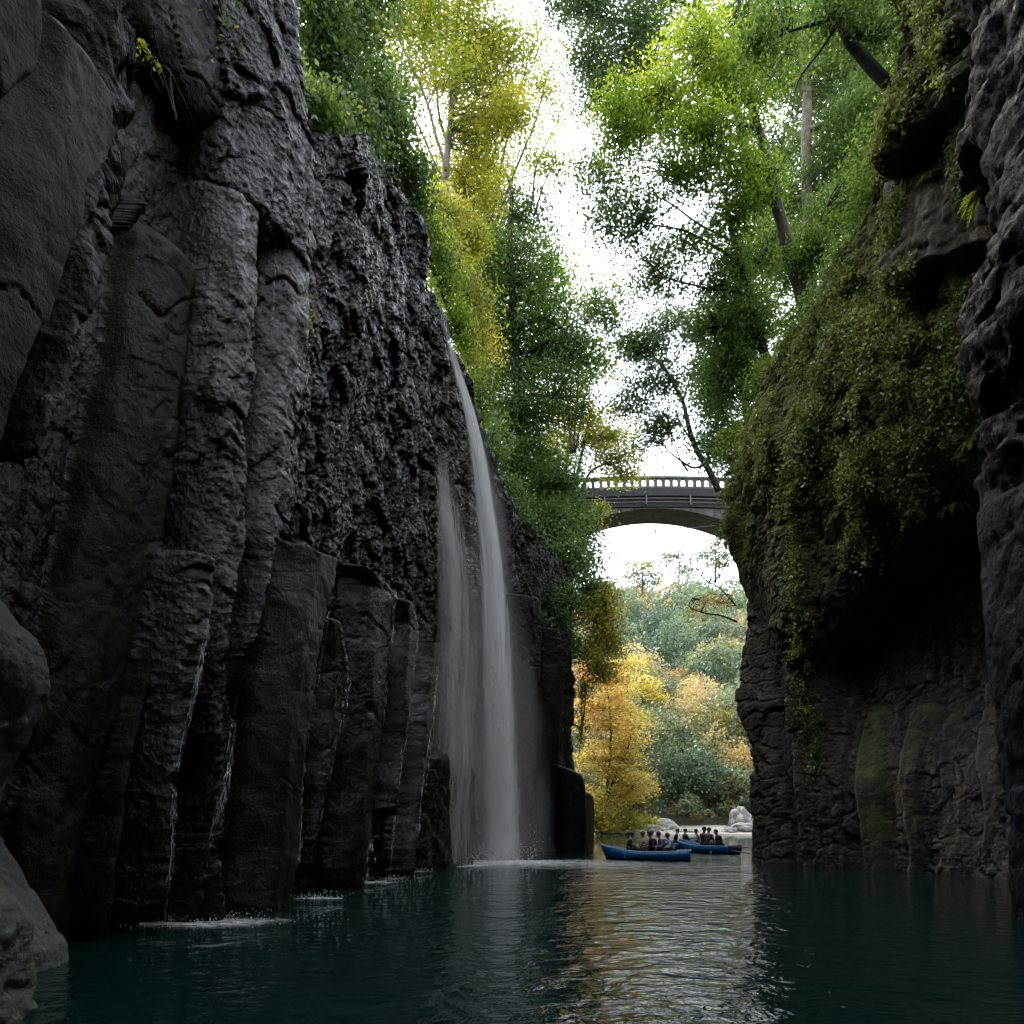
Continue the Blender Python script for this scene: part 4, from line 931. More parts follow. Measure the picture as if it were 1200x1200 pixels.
def make_tree(name, label, cat, base, stems, crowns, mat, bark, seed, group=None, leaf=.13, per=46, csize=.55, flat=.4, up=.6, gap=.22, varb=0., twigs=True, limb_r=.09, gfreq=.45, crown_name='crown', no_limbs=False, dens=.85):
    """stems: [(points, r0, r1)] in world metres; crowns: [(centre, radii, clumps, tone)]"""
    r = np.random.default_rng(seed)
    base = np.array(base, float)
    t = empty(name, base, label, cat, group)
    mb = MB(); samples = []
    for pts, r0, r1 in stems:
        P = smooth_path(pts, max(6, len(pts) * 5)); nn_ = len(P)
        P = P + (fbm(P * .35 + seed, 2)[:, None] * r.normal(size=3)[None] * .10)
        mb.tube(P - base, np.linspace(r0, r1, nn_) * (1 + .15 * perlin(P * 2.1)), 8)
        samples += [(p, rr) for p, rr in zip(P, np.linspace(r0, r1, nn_))]
    allC, allV = [], []; tw = MB()
    SP = np.array([s_[0] for s_ in samples]) if samples else np.zeros((0, 3))
    for c, rad, n_, tone in crowns:
        C = clumps_in(c, rad, n_, r, gap, gfreq)
        lim = []
        if len(SP) and twigs:
            d = np.linalg.norm(SP - np.array(c), axis=1) + 2.2 * np.maximum(SP[:, 2] - c[2] - .2, 0)
            k = int(np.argmin(d)); a = SP[k]
            if not no_limbs and d[k] > .7:
                m = (a + c) / 2 + r.normal(size=3) * .12 * np.linalg.norm(c - a) + np.array([0, 0, .12 * np.linalg.norm(c - a)])
                LP = smooth_path([a, m, np.array(c) + r.normal(size=3) * .2 * np.array(rad)], 10)
                rr = min(limb_r * (1 + .25 * max(rad)), samples[k][1] * .8)
                mb.tube(LP - base, np.linspace(rr, rr * .35, 10), 6)
                lim = list(LP[2:])
        near = np.array(lim + [s_ for s_ in SP if np.linalg.norm((s_ - c) / (np.array(rad) * 1.3)) < 1.]) if (lim or len(SP)) else np.zeros((0, 3))
        if twigs and len(near):
            for p in C[:: max(1, len(C) // 70)]:
                q = near[np.argmin(np.linalg.norm(near - p, axis=1) + 1.2 * np.maximum(near[:, 2] - p[2], 0))]
                L = np.linalg.norm(p - q)
                if L < .15: continue
                mid = (p + q) / 2 + r.normal(size=3) * .10 * L + [0, 0, .08 * L]
                tw.tube(smooth_path([q - base, mid - base, p - base], 6), np.linspace(.014 + .008 * L, .008, 6), 4, cap=False)
        C = C[r.uniform(size=len(C)) < dens]
        k = r.poisson(per * .85, len(C)).clip(6)
        idx = np.repeat(np.arange(len(C)), k)
        off = r.normal(size=(len(idx), 3)) * csize * np.array([1.05, 1.05, flat * .75])
        off[:, 2] -= .25 * (off[:, 0] ** 2 + off[:, 1] ** 2) / csize * flat
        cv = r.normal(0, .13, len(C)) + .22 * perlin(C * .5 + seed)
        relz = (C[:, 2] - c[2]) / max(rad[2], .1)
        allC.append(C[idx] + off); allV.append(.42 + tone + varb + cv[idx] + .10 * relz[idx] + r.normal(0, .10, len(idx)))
    if mb.v: mb.build('trunk', bark, t)
    if tw.v: tw.build('branches', bark, t)
    C = np.concatenate(allC); vv = np.concatenate(allV)
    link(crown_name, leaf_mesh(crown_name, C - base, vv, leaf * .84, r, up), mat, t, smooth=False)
    return t

def pl(pts, Y):                                    # photo outline of a trunk standing Y metres away -> world points
    return [at(p[0], p[1], p[2] if len(p) > 2 else Y) for p in pts]
def cr(px, py, rx, ry, Y, n_, tone=0., ry_depth=None):
    k = Y / F
    return (at(px, py, Y), (rx * k, ry_depth or max(1., .8 * rx * k), ry * k), n_, tone)

TL, TR = 'trees on the left cliff top', 'trees on the right cliff top'
# ---- left bank
Y = 31.
make_tree('maple_tree', 'tall slender yellow-green maple with a straight mottled trunk on the left cliff', 'tree', at(508, 420, Y),
    [(pl([(508, 420), (514, 345), (519, 290), (522, 230), (524, 180), (528, 130), (534, 80), (538, 20), (540, -60)], Y), .23, .06),
     (pl([(522, 200), (512, 165), (500, 120), (484, 80), (464, 40), (445, 0)], Y - .6), .07, .03), (pl([(521, 215), (498, 165), (475, 110), (455, 60), (436, 20)], Y + .5), .05, .02),
     (pl([(526, 150), (537, 100), (548, 50), (556, 0)], Y + .6), .09, .03), (pl([(524, 170), (512, 120), (508, 60), (500, -20)], Y + .9), .07, .03)],
    [cr(520, 30, 75, 60, Y, 150, .16), cr(585, 55, 46, 70, Y, 85, .10), cr(455, 20, 45, 40, Y, 50, .15), cr(545, 130, 75, 45, Y, 90, .22), cr(500, -60, 120, 50, Y, 130, .1),
     cr(470, 110, 40, 40, Y, 22, .1), cr(600, 150, 40, 40, Y, 40, .22)], YG, BARKP, 101, TL, leaf=.085, per=70, csize=.42, flat=.3, up=.75, gap=.30, gfreq=.6)
make_tree('maple_tree', 'many-stemmed thin maple with sparse golden leaves behind the straight trunk', 'tree', at(575, 250, 36),
    [(pl([(572, 260), (568, 200), (575, 130), (590, 70)], 36), .10, .03), (pl([(576, 260), (590, 180), (606, 120), (620, 60)], 36), .09, .03), (pl([(580, 262), (604, 200), (628, 140), (640, 90)], 36), .08, .03),
     (pl([(622, 250), (626, 200), (640, 170), (655, 140)], 36.5), .06, .02), (pl([(626, 252), (640, 210), (660, 175)], 36.5), .05, .02)],
    [cr(590, 140, 50, 50, 36, 60, .3), cr(640, 150, 36, 46, 36, 32, .15), cr(550, 140, 22, 18, 36, 26, .45), cr(630, 90, 40, 40, 36, 34, .05), cr(655, 205, 26, 26, 36, 14, .0)], YG, BARK, 102, TL, leaf=.085, per=48, csize=.42, flat=.3, up=.7, gap=.36)
make_tree('maple_tree', 'low yellow-green maple spreading beside the foot of the straight trunk', 'tree', at(535, 330, 33),
    [(pl([(535, 335), (540, 290), (545, 240), (540, 190)], 33), .10, .04)],
    [cr(540, 235, 40, 45, 33, 80, .25), cr(500, 255, 30, 30, 32, 45, .1), cr(545, 275, 30, 18, 33, 42, .3), cr(555, 200, 40, 25, 34, 40, .2), cr(508, 285, 22, 26, 32, 36, .2)], YG, BARK, 103, TL, leaf=.09, per=60, csize=.4, flat=.3, up=.75)
make_tree('evergreen_tree', 'big dark evergreen with a thick brown trunk above the waterfall', 'tree', at(602, 610, 37),
    [(pl([(598, 625), (604, 560), (607, 480), (605, 410), (600, 340), (598, 280), (600, 220)], 37), .34, .10)],
    [cr(600, 320, 62, 40, 37, 120, .0), cr(565, 375, 36, 36, 37, 70, .0), cr(650, 380, 50, 40, 37, 85, -.03), cr(612, 270, 48, 36, 38, 60, .05), cr(640, 470, 60, 45, 36.5, 120, -.05), cr(575, 470, 40, 40, 37, 80, .0),
     cr(600, 540, 50, 40, 36.5, 100, -.1), cr(670, 420, 36, 30, 37, 46, -.02), cr(615, 420, 60, 35, 38, 80, -.1), cr(555, 310, 26, 26, 36, 36, .1), cr(590, 230, 40, 30, 39, 36, .05)], MG, BARKD, 104, TL, leaf=.10, per=75, csize=.5, flat=.4, gap=.16)
make_tree('conifer_tree', 'hazy tall conifer behind the dark evergreen, its tip among golden leaves', 'tree', at(580, 500, 45),
    [(pl([(578, 520), (576, 400), (572, 260), (570, 190)], 45), .28, .06)],
    [cr(570, 210, 26, 30, 45, 36, .0), cr(576, 270, 40, 26, 45, 50, .0), cr(574, 330, 46, 30, 45, 60, .0), cr(580, 400, 50, 40, 45, 70, 0.)], MG, BARKD, 105, TL, leaf=.13, per=60, csize=.6, flat=.22, up=.8)
make_tree('maple_tree', 'yellow-green maple with arching stems at the left end of the bridge', 'tree', at(665, 575, 50),
    [(pl([(660, 590), (664, 540), (672, 490), (684, 450)], 50), .12, .04), (pl([(668, 590), (680, 540), (690, 500), (712, 474), (735, 455)], 50), .13, .04), (pl([(675, 590), (690, 555), (712, 542), (730, 532), (745, 528)], 50), .10, .03), (pl([(655, 590), (655, 540), (650, 490)], 50), .10, .03)],
    [cr(690, 510, 40, 30, 50, 80, .28), cr(720, 500, 34, 22, 50, 45, .3), cr(655, 470, 36, 30, 50, 50, .35), cr(720, 540, 34, 18, 50, 50, .2), cr(690, 440, 34, 24, 50, 36, .1), cr(735, 555, 26, 12, 51, 26, .25), cr(650, 540, 36, 30, 50, 60, .15)], YG, BARKD, 106, TL, leaf=.12, per=60, csize=.6, flat=.25, up=.75)
make_tree('leafy_tree', 'slim half-bare tree with fine upright twigs left of the bridge', 'tree', at(672, 520, 44),
    [(pl([(672, 530), (676, 470), (680, 420), (684, 380)], 44), .08, .03), (pl([(670, 530), (664, 460), (650, 410)], 44), .07, .03), (pl([(674, 530), (690, 450), (715, 400)], 44), .07, .03)],
    [cr(690, 360, 50, 30, 44, 50, .15), cr(720, 385, 36, 26, 44, 34, .1), cr(660, 400, 40, 36, 44, 30, .0), cr(700, 420, 40, 30, 44, 20, -.05)], MG, BARK, 107, TL, leaf=.12, per=44, csize=.5, flat=.25, gap=.3)
make_tree('orange_maple', 'small orange maple glowing behind the dark evergreen', 'tree', at(578, 480, 41), [(pl([(578, 500), (580, 440), (578, 410)], 41), .08, .03)],
    [cr(577, 420, 20, 18, 41, 34, .2), cr(570, 445, 16, 14, 41, 18, .1), cr(683, 495, 22, 16, 56, 28, .0)], OR, BARK, 108, TL, leaf=.10, per=44, csize=.4, flat=.3)
# shrubs and creepers on the left rim
def bush(name, label, spots, mat, seed, cat='shrub', group=None, leaf=.10, per=60, csize=.4, flat=.55, tone=0., up=.4, gap=.1):
    b0 = at(spots[0][0], spots[0][1] + spots[0][3], spots[0][4])
    st = [([b0, (b0 + at(s_[0], s_[1], s_[4])) / 2 + [0, 0, -.1], at(s_[0], s_[1], s_[4])], .05, .015) for s_ in spots]
    return make_tree(name, label, cat, b0, st, [cr(*s_[:5], s_[5], tone + (s_[6] if len(s_) > 6 else 0.)) for s_ in spots], mat, BARKD, seed, group, leaf, per, csize, flat, up, gap, crown_name='foliage', no_limbs=True)
bush('shrub', 'dense green shrub hanging over the cliff edge beside the dark nose', [(382, 60, 26, 60, 19.5, 80), (400, 120, 26, 50, 20, 70), (375, 0, 30, 50, 19, 60, .1), (410, 20, 22, 60, 20.5, 50, .1), (390, 190, 18, 40, 19.8, 36, -.05), (415, -40, 60, 50, 20.5, 70, .1), (395, 130, 34, 26, 21.5, 70, .1), (425, 110, 30, 40, 22.5, 70, .15), (370, 90, 16, 40, 20.5, 40, .05), (362, 138, 14, 12, 17.2, 26, .1), (380, 146, 16, 12, 17.8, 30, .15), (402, 150, 18, 12, 18.6, 30, .1), (424, 152, 16, 12, 19.6, 30, .0)], MG, 120, leaf=.085, per=70, csize=.32, flat=.9)
bush('shrub', 'dark green shrub crowning the lumpy cliff top under the maple', [(440, 150, 36, 26, 23.5, 60), (475, 190, 26, 34, 24.5, 50, .05), (486, 225, 18, 30, 25, 36), (420, 130, 26, 26, 22.5, 40), (455, 120, 30, 30, 24.5, 40, .1)], MG, 121, leaf=.08, per=70, csize=.32)
bush('shrub', 'yellow-green shrub between the cliff edge and the straight trunk', [(500, 270, 18, 30, 26, 40, .1), (512, 305, 14, 24, 26.5, 34, .05), (525, 345, 10, 22, 27, 28, .2), (535, 385, 18, 24, 28, 40, .15), (548, 420, 16, 26, 28.5, 40, .2)], BG, 122, leaf=.07, per=70, csize=.28)
bush('creeper', 'trailing creeper down the crack right of the dark nose', [(372, 300, 9, 30, 17.6, 26, .0), (352, 372, 9, 16, 15.2, 22, .3), (384, 250, 12, 30, 18.2, 22, -.1)], MG, 123, 'creeper', leaf=.05, per=44, csize=.16, flat=1.2)
bush('creeper', 'bright yellow-green tuft hanging from the upper left rock face', [(268, 45, 8, 26, 12.2, 20, .25), (258, 78, 6, 18, 12., 12, .3), (276, 22, 10, 10, 12.4, 12, .2)], BG, 124, 'creeper', leaf=.045, per=30, csize=.13, flat=1.6)
bush('creeper', 'small pale fern pair on the dark rock left of the tuft', [(203, 131, 5, 3, 10.2, 3, .5), (199, 84, 4, 3, 10.2, 2, .4)], BG, 125, 'creeper', leaf=.05, per=12, csize=.05, flat=.5)
bush('creeper', 'small leafy tuft below the tip of the dark nose', [(354, 378, 8, 12, 15.0, 8, .35)], BG, 126, 'creeper', leaf=.05, per=26, csize=.12, flat=.9)
bush('shrub', 'shrubs of dark leaves on the rim behind the falling water', [(575, 520, 18, 40, 31.5, 46, .0), (595, 580, 16, 30, 32, 36, -.1), (560, 455, 14, 30, 30.5, 40, .1), (612, 620, 18, 24, 32.5, 36, -.1)], MG, 127, leaf=.085, per=60, csize=.36)
bush('shrub', 'leafy green shrub growing on the cliff shoulder left of the bridge arch', [(640, 610, 36, 30, 37, 90, .1), (660, 650, 36, 30, 36.5, 90, .15), (690, 690, 26, 34, 36, 70, .2), (630, 660, 26, 30, 35.5, 60, -.05), (680, 640, 20, 26, 38, 40, .15), (645, 570, 36, 26, 38.5, 60, .05)], MG, 128, leaf=.10, per=70, csize=.4)
bush('shrub', 'bright sunlit bush hanging down the corner of the left cliff', [(700, 730, 22, 34, 35.6, 90, .12), (712, 700, 16, 24, 36, 46, .1), (690, 770, 18, 26, 35.2, 60, .1), (716, 750, 12, 26, 36, 40, .0), (705, 790, 14, 18, 35.5, 34, .05)], YG, 129, leaf=.085, per=46, csize=.34, tone=.3)  # backlight put into the leaf tone, lifting a bush that stands in shade
bush('creeper', 'mossy creeper draped on the cliff face under the leafy shrub', [(640, 700, 20, 24, 33, 44, -.05), (655, 735, 20, 22, 33.4, 44, .0), (630, 735, 14, 20, 32.4, 26, -.1), (665, 700, 20, 20, 34, 36, .05), (672, 760, 10, 24, 34, 26, .1)], MG, 130, 'creeper', leaf=.075, per=60, csize=.26, flat=.8)
bush('creeper', 'strip of yellow-green creeper down the cliff edge above the broken stump', [(682, 820, 5, 34, 34.6, 30, .25), (680, 870, 4, 24, 34.4, 16, .2), (650, 830, 5, 24, 32.6, 12, .1), (688, 800, 6, 20, 35, 16, .3)], BG, 131, 'creeper', leaf=.06, per=36, csize=.16, flat=1.4)
bush('shrub', 'little bright tuft hanging in front of the left end of the bridge', [(705, 593, 10, 6, 46, 14, .35), (704, 600, 6, 6, 46, 7, .25)], BG, 132, leaf=.10, per=36, csize=.25)
make_tree('sapling', 'thin bare sapling leaning out over the arch opening on the left', 'tree', at(690, 690, 37.), [(pl([(692, 700), (698, 670), (706, 640)], 37.), .03, .012), (pl([(697, 680), (690, 660), (695, 640)], 37.), .02, .008)],
    [cr(705, 645, 10, 14, 37., 8, .1)], OR, BARKD, 133, None, leaf=.06, per=14, csize=.2)
# ---- far left bank autumn maples
make_tree('orange_maple', 'large orange and yellow maple on the far shore below the left cliff', 'tree', at(712, 975, 73),
    [(pl([(708, 980), (710, 930), (716, 870), (712, 800)], 73), .22, .06), (pl([(710, 940), (730, 890), (742, 850)], 73), .12, .04)],
    [cr(705, 830, 36, 34, 73, 110, .2), cr(730, 870, 28, 36, 73, 100, -.05), cr(705, 890, 34, 30, 73, 90, -.12), cr(735, 915, 26, 24, 73, 70, -.1), cr(700, 935, 34, 20, 73, 60, -.2), cr(700, 790, 26, 24, 74, 60, .4)], OR, BARK, 140, 'autumn trees on the far shore', leaf=.17, per=56, csize=.75, flat=.28, up=.75)
make_tree('yellow_maple', 'bright yellow maple behind the large orange one on the far shore', 'tree', at(728, 960, 80),
    [(pl([(728, 970), (730, 880), (735, 800)], 80), .2, .05)], [cr(738, 850, 20, 30, 80, 70, .1), cr(722, 815, 26, 26, 80, 60, -.1), cr(745, 920, 18, 22, 79, 44, .05), cr(730, 780, 22, 20, 81, 40, .1)], YE, BARK, 141, 'autumn trees on the far shore', leaf=.18, per=50, csize=.8, flat=.3, up=.7)
bush('shrub', 'pale yellow-green thicket at the water edge under the far maples', [(705, 962, 22, 16, 71.5, 70, .1), (735, 960, 22, 14, 72.5, 60, .0), (758, 965, 16, 9, 73.5, 36, .1), (690, 950, 20, 20, 71.5, 50, .1)], YG, 142, leaf=.16, per=60, csize=.6, flat=.6, tone=.3)
bush('shrub', 'small yellow shrub on the far shore between the pale boulders', [(810, 976, 10, 5, 74, 20, .1)], YE, 143, leaf=.12, per=40, csize=.4)
make_tree('pine_tree', 'small pale-crowned tree with a thin straight trunk low on the far hillside', 'tree', at(752, 905, 96), [(pl([(752, 912), (752, 860), (751, 800)], 96), .16, .06)],
    [cr(750, 806, 22, 16, 96, 70, .1), cr(736, 818, 14, 9, 96, 26, .0), cr(765, 818, 12, 9, 96, 22, .1)], YE, BARK, 144, None, leaf=.2, per=50, csize=.8, flat=.3)
make_tree('yellow_maple', 'yellow-green tree on the far slope against the right cliff', 'tree', at(868, 945, 90), [(pl([(868, 950), (868, 900), (866, 850)], 90), .18, .05)],
    [cr(862, 850, 24, 26, 90, 90, .1), cr(852, 885, 22, 22, 90, 60, -.1), cr(876, 895, 22, 24, 90, 60, -.1)], YE, BARK, 145, 'autumn trees on the far shore', leaf=.19, per=50, csize=.8, flat=.35)
make_tree('orange_maple', 'small orange maple on the far slope beside the right cliff', 'tree', at(876, 960, 84), [(pl([(878, 968), (876, 930), (872, 895)], 84), .14, .05)],
    [cr(870, 890, 18, 13, 84, 60, .05), cr(864, 912, 18, 10, 84, 44, .1), cr(876, 930, 18, 9, 84, 36, .1)], OR, BARK, 146, 'autumn trees on the far shore', leaf=.18, per=46, csize=.7, flat=.22)

# ---- right bank
make_tree('leaning_tree', 'large tree with a curved grey trunk leaning left over the gorge', 'tree', at(938, 345, 27),
    [(pl([(948, 372), (936, 335), (926, 300), (916, 262), (906, 225), (894, 175), (882, 130), (872, 80), (868, 20), (862, -60)], 27), .30, .06),
     (pl([(914, 200), (890, 192), (860, 190), (825, 196), (795, 206)], 26.6), .07, .03), (pl([(884, 150), (850, 142), (815, 150), (790, 160)], 26.4), .06, .02), (pl([(880, 120), (910, 80), (930, 40), (950, 0)], 27.4), .08, .03)],
    [cr(820, 75, 70, 40, 26.5, 130, .28), cr(760, 110, 50, 32, 26.5, 80, .25), cr(850, 130, 50, 36, 27, 90, .15), cr(740, 160, 46, 24, 26.4, 55, .2), cr(820, 170, 60, 24, 26.4, 80, .15), cr(900, 60, 60, 50, 28, 100, .05),
     cr(790, 205, 60, 20, 26.4, 55, .0), cr(870, 215, 50, 26, 27, 60, .05), cr(880, 0, 80, 40, 27.5, 80, .05), cr(860, 250, 40, 26, 27, 50, -.05), cr(722, 130, 26, 26, 26, 30, .1)], BG, BARK, 201, TR, leaf=.075, per=70, csize=.40, flat=.25, up=.75, gap=.27, gfreq=.7)
make_tree('tall_tree', 'tall straight pale-trunked tree high on the right cliff', 'tree', at(946, 330, 31),
    [(pl([(949, 345), (947, 280), (946, 200), (945, 120), (944, 40), (943, -80)], 31), .25, .14)],
    [cr(975, 60, 40, 60, 31, 80, .05), cr(1010, 130, 36, 60, 30, 90, .0), cr(970, 180, 40, 50, 31, 80, .0), cr(930, 230, 40, 40, 32, 60, .05), cr(985, 250, 36, 40, 30, 80, .05), cr(1020, 40, 50, 50, 31, 70, .05), cr(935, 120, 36, 50, 33, 50, .0), cr(960, -20, 90, 40, 32, 90, 0)], MG, BARKP, 202, TR, leaf=.085, per=70, csize=.42, flat=.45, gap=.28, varb=.1)
make_tree('leafy_tree', 'dark trunk rising from the right rim with sparse leaves against the sky', 'tree', at(892, 410, 29),
    [(pl([(900, 432), (890, 390), (880, 350), (868, 310), (858, 270), (850, 230)], 29), .20, .07), (pl([(880, 350), (850, 340), (815, 335), (780, 325), (750, 300)], 28.6), .06, .02), (pl([(870, 315), (840, 290), (800, 270), (760, 262), (725, 250)], 28.6), .06, .015), (pl([(862, 285), (820, 262), (780, 235), (740, 220)], 28.8), .05, .015)],
    [cr(800, 260, 60, 30, 28.6, 60, .05), cr(745, 255, 36, 24, 28.5, 30, .0), cr(770, 315, 50, 20, 28.6, 42, .0), cr(840, 310, 40, 40, 28.8, 60, .05), cr(870, 370, 36, 40, 29, 70, .0), cr(720, 235, 24, 24, 28.5, 16, .0), cr(835, 390, 30, 30, 29, 40, -.05), cr(700, 270, 24, 14, 28.5, 12, .0), cr(850, 440, 26, 36, 29.5, 60, -.03), cr(715, 195, 30, 24, 28.5, 24, 0.), cr(905, 290, 30, 40, 29.5, 60, .05)], MG, BARKD, 203, TR, leaf=.085, per=60, csize=.42, flat=.4, gap=.32, varb=.1)
make_tree('leafy_tree', 'straight brown trunk wrapped in leaves directly above the cliff corner', 'tree', at(874, 520, 30),
    [(pl([(878, 535), (874, 480), (868, 420), (866, 360), (862, 320)], 30), .18, .09)],
    [cr(855, 430, 22, 40, 30, 60, .0), cr(880, 460, 22, 36, 29.5, 60, .05), cr(850, 500, 18, 40, 30, 56, -.05), cr(862, 370, 30, 30, 30.5, 50, .05), cr(838, 460, 18, 36, 31, 30, -.05)], MG, BARK, 204, TR, leaf=.08, per=66, csize=.36, flat=.6, gap=.2)
Y = 45.
make_tree('leafy_tree', 'dark forked tree leaning left over the bridge parapet', 'tree', at(838, 552, Y),
    [(pl([(842, 575), (830, 550), (815, 525), (806, 495), (800, 470), (784, 440), (768, 420), (750, 405), (737, 395)], Y), .20, .04), (pl([(826, 545), (812, 548), (798, 540), (785, 530), (778, 522)], Y), .08, .03), (pl([(812, 520), (800, 500), (790, 480)], Y + .5), .07, .03), (pl([(806, 552), (796, 535), (785, 505)], Y + .5), .07, .02), (pl([(830, 550), (828, 510), (830, 480)], Y), .07, .02), (pl([(800, 470), (812, 430), (820, 390)], Y), .06, .02)],
    [cr(760, 450, 36, 26, Y, 60, .05), cr(740, 410, 30, 24, Y, 40, .1), cr(775, 400, 36, 26, Y, 46, .0), cr(815, 420, 36, 36, Y, 70, .0), cr(785, 495, 36, 20, Y, 44, .1), cr(830, 490, 26, 36, Y, 56, .0), cr(735, 470, 26, 16, Y, 24, .15), cr(800, 380, 40, 20, Y, 34, .0), cr(840, 530, 18, 26, Y, 36, .0), cr(770, 520, 26, 10, Y, 14, .0)], DG, BARKD, 205, TR, leaf=.12, per=54, csize=.52, flat=.25, gap=.30, varb=.12)
make_tree('overhanging_tree', 'thick dark limb reaching up and left out of the upper right cliff', 'tree', at(1046, 98, 20),
    [(pl([(1062, 112), (1040, 92), (1015, 68), (993, 45), (984, 20), (972, -15), (950, -70)], 20), .19, .09), (pl([(984, 20), (950, 30), (915, 42), (885, 62)], 19.6), .05, .015), (pl([(985, 25), (960, 60), (935, 95), (928, 140)], 19.8), .04, .012)],
    [cr(940, 20, 50, 30, 19.6, 44, .1), cr(1000, -10, 50, 40, 20, 60, .05), cr(1030, 40, 36, 36, 20.5, 44, .05), cr(900, 60, 36, 20, 19.6, 26, .15), cr(1040, 140, 26, 40, 21, 50, .05)], MG, BARKD, 206, TR, leaf=.07, per=50, csize=.34, flat=.4, gap=.3)
make_tree('pine_tree', 'dark feathery branches reaching in from the top centre of the view', 'tree', at(905, 300, 38),
    [(pl([(905, 320), (880, 200), (850, 80), (820, 10), (790, -60)], 38), .3, .12), (pl([(815, 0), (790, 45), (745, 30), (700, 20), (665, 12)], 37), .10, .03), (pl([(800, 40), (760, 52), (720, 60), (690, 80)], 37), .06, .02), (pl([(820, 10), (760, -10), (700, -30), (650, -40)], 37.5), .08, .03)],
    [cr(690, 10, 46, 16, 37, 60, .0), cr(740, 40, 50, 18, 37, 60, .0), cr(700, 65, 36, 16, 37, 40, .0), cr(720, 95, 40, 16, 37, 36, -.05), cr(760, 75, 40, 24, 37, 44, .0), cr(660, -10, 40, 14, 37.5, 30, 0), cr(780, 10, 50, 24, 38, 60, 0.), cr(690, 110, 26, 10, 37, 16, 0)], DG, BARKD, 207, TR, leaf=.10, per=60, csize=.5, flat=.18, up=.8, gap=.25, varb=.08)
make_tree('leafy_tree', 'small leafy tree standing on the right rim under the tall straight trunk', 'tree', at(965, 330, 26.5), [(pl([(968, 345), (966, 300), (960, 260)], 26.5), .10, .03)],
    [cr(970, 290, 30, 26, 26.5, 60, .05), cr(1000, 230, 30, 40, 26, 66, .0), cr(940, 310, 26, 26, 27, 46, .1), cr(1020, 180, 24, 36, 25, 50, .1)], BG, BARK, 208, TR, leaf=.07, per=64, csize=.34, flat=.6, varb=-.1)
make_tree('overhanging_tree', 'little autumn tree with bare bent twigs growing out of the cliff corner', 'tree', at(858, 722, 29), [(pl([(864, 730), (845, 722), (825, 718), (808, 710), (812, 700)], 29), .04, .012), (pl([(862, 712), (842, 690), (824, 678), (816, 664)], 29), .03, .01)],
    [cr(838, 705, 22, 8, 29, 16, .05), cr(820, 712, 12, 5, 29, 7, .0), cr(840, 670, 16, 12, 29, 9, .0)], OR, BARKD, 209, None, leaf=.07, per=26, csize=.24, flat=.3)

# ---- foliage behind and along the rims
make_tree('hazy_tree', 'broad hazy green tree filling the gap behind the dark evergreen', 'tree', at(560, 560, 56), [(pl([(562, 580), (560, 420), (556, 260)], 56), .35, .1)],
    [cr(540, 300, 60, 60, 56, 90, .1), cr(600, 400, 60, 60, 56, 90, .05), cr(640, 330, 40, 50, 57, 50, .1), cr(560, 470, 60, 60, 56, 80, .0), cr(630, 500, 50, 50, 57, 60, .05), cr(500, 220, 40, 60, 55, 50, .15)], BG, BARK, 401, TL, leaf=.17, per=54, csize=.9, flat=.4, gap=.1)
make_tree('leafy_tree', 'green tree behind the maples, low on the left between trunk and bridge', 'tree', at(640, 640, 42), [(pl([(640, 650), (636, 580), (630, 500)], 42), .2, .06)],
    [cr(625, 560, 50, 40, 42, 90, .0), cr(660, 600, 40, 30, 42, 70, .05), cr(600, 500, 40, 40, 42.5, 60, -.05), cr(590, 590, 30, 40, 41, 50, -.05), cr(655, 555, 36, 24, 43, 40, .1)], MG, BARKD, 402, TL, leaf=.12, per=64, csize=.55, flat=.4, gap=.1)
make_tree('leafy_tree', 'tall leafy tree closing the gap right of the pale straight trunk', 'tree', at(1010, 300, 36), [(pl([(1012, 320), (1005, 200), (1000, 80), (996, -40)], 36), .3, .1)],
    [cr(1000, 60, 60, 70, 36, 110, .05), cr(1040, 20, 50, 60, 35, 80, .0), cr(990, 180, 60, 60, 36, 110, .05), cr(930, 60, 46, 60, 38, 70, .1), cr(960, 260, 50, 50, 36, 90, .05), cr(920, 180, 40, 50, 38, 60, .1), cr(1030, 120, 30, 50, 35, 50, .0)], MG, BARK, 403, TR, leaf=.105, per=64, csize=.52, flat=.4, gap=.15)
make_tree('leafy_tree', 'mid-green tree filling the space behind the leaning curved trunk', 'tree', at(880, 400, 40), [(pl([(884, 420), (878, 330), (872, 240)], 40), .22, .08)],
    [cr(880, 300, 46, 50, 40, 90, .05), cr(900, 380, 36, 40, 39, 70, .0), cr(850, 380, 34, 46, 41, 60, .0), cr(890, 220, 40, 40, 40, 60, .1), cr(840, 460, 26, 36, 42, 40, .0), cr(930, 300, 30, 40, 39, 50, .05)], BG, BARK, 404, TR, leaf=.115, per=60, csize=.55, flat=.4, gap=.18, varb=-.05)
bush('shrub', 'row of leafy shrubs spilling over the right cliff rim below the leaning trunk', [(905, 440, 22, 22, 27.2, 50, .1), (930, 395, 24, 24, 26.6, 56, .0), (960, 360, 24, 22, 26, 56, .1), (990, 315, 22, 24, 25, 50, .05), (880, 490, 18, 20, 27.8, 40, .15), (858, 520, 12, 18, 28.2, 30, .1)], BG, 405, leaf=.07, per=64, csize=.32, flat=.8)
bush('shrub', 'bright leafy shrub on the upper right rim under the thick dark limb', [(1015, 240, 18, 36, 23.4, 50, .05), (1035, 180, 16, 30, 22.4, 44, .15), (1050, 130, 16, 26, 21.4, 40, .2), (1068, 70, 18, 30, 20.4, 40, .1), (1090, 20, 26, 26, 19.4, 50, .0)], BG, 406, leaf=.06, per=60, csize=.26, flat=.8)
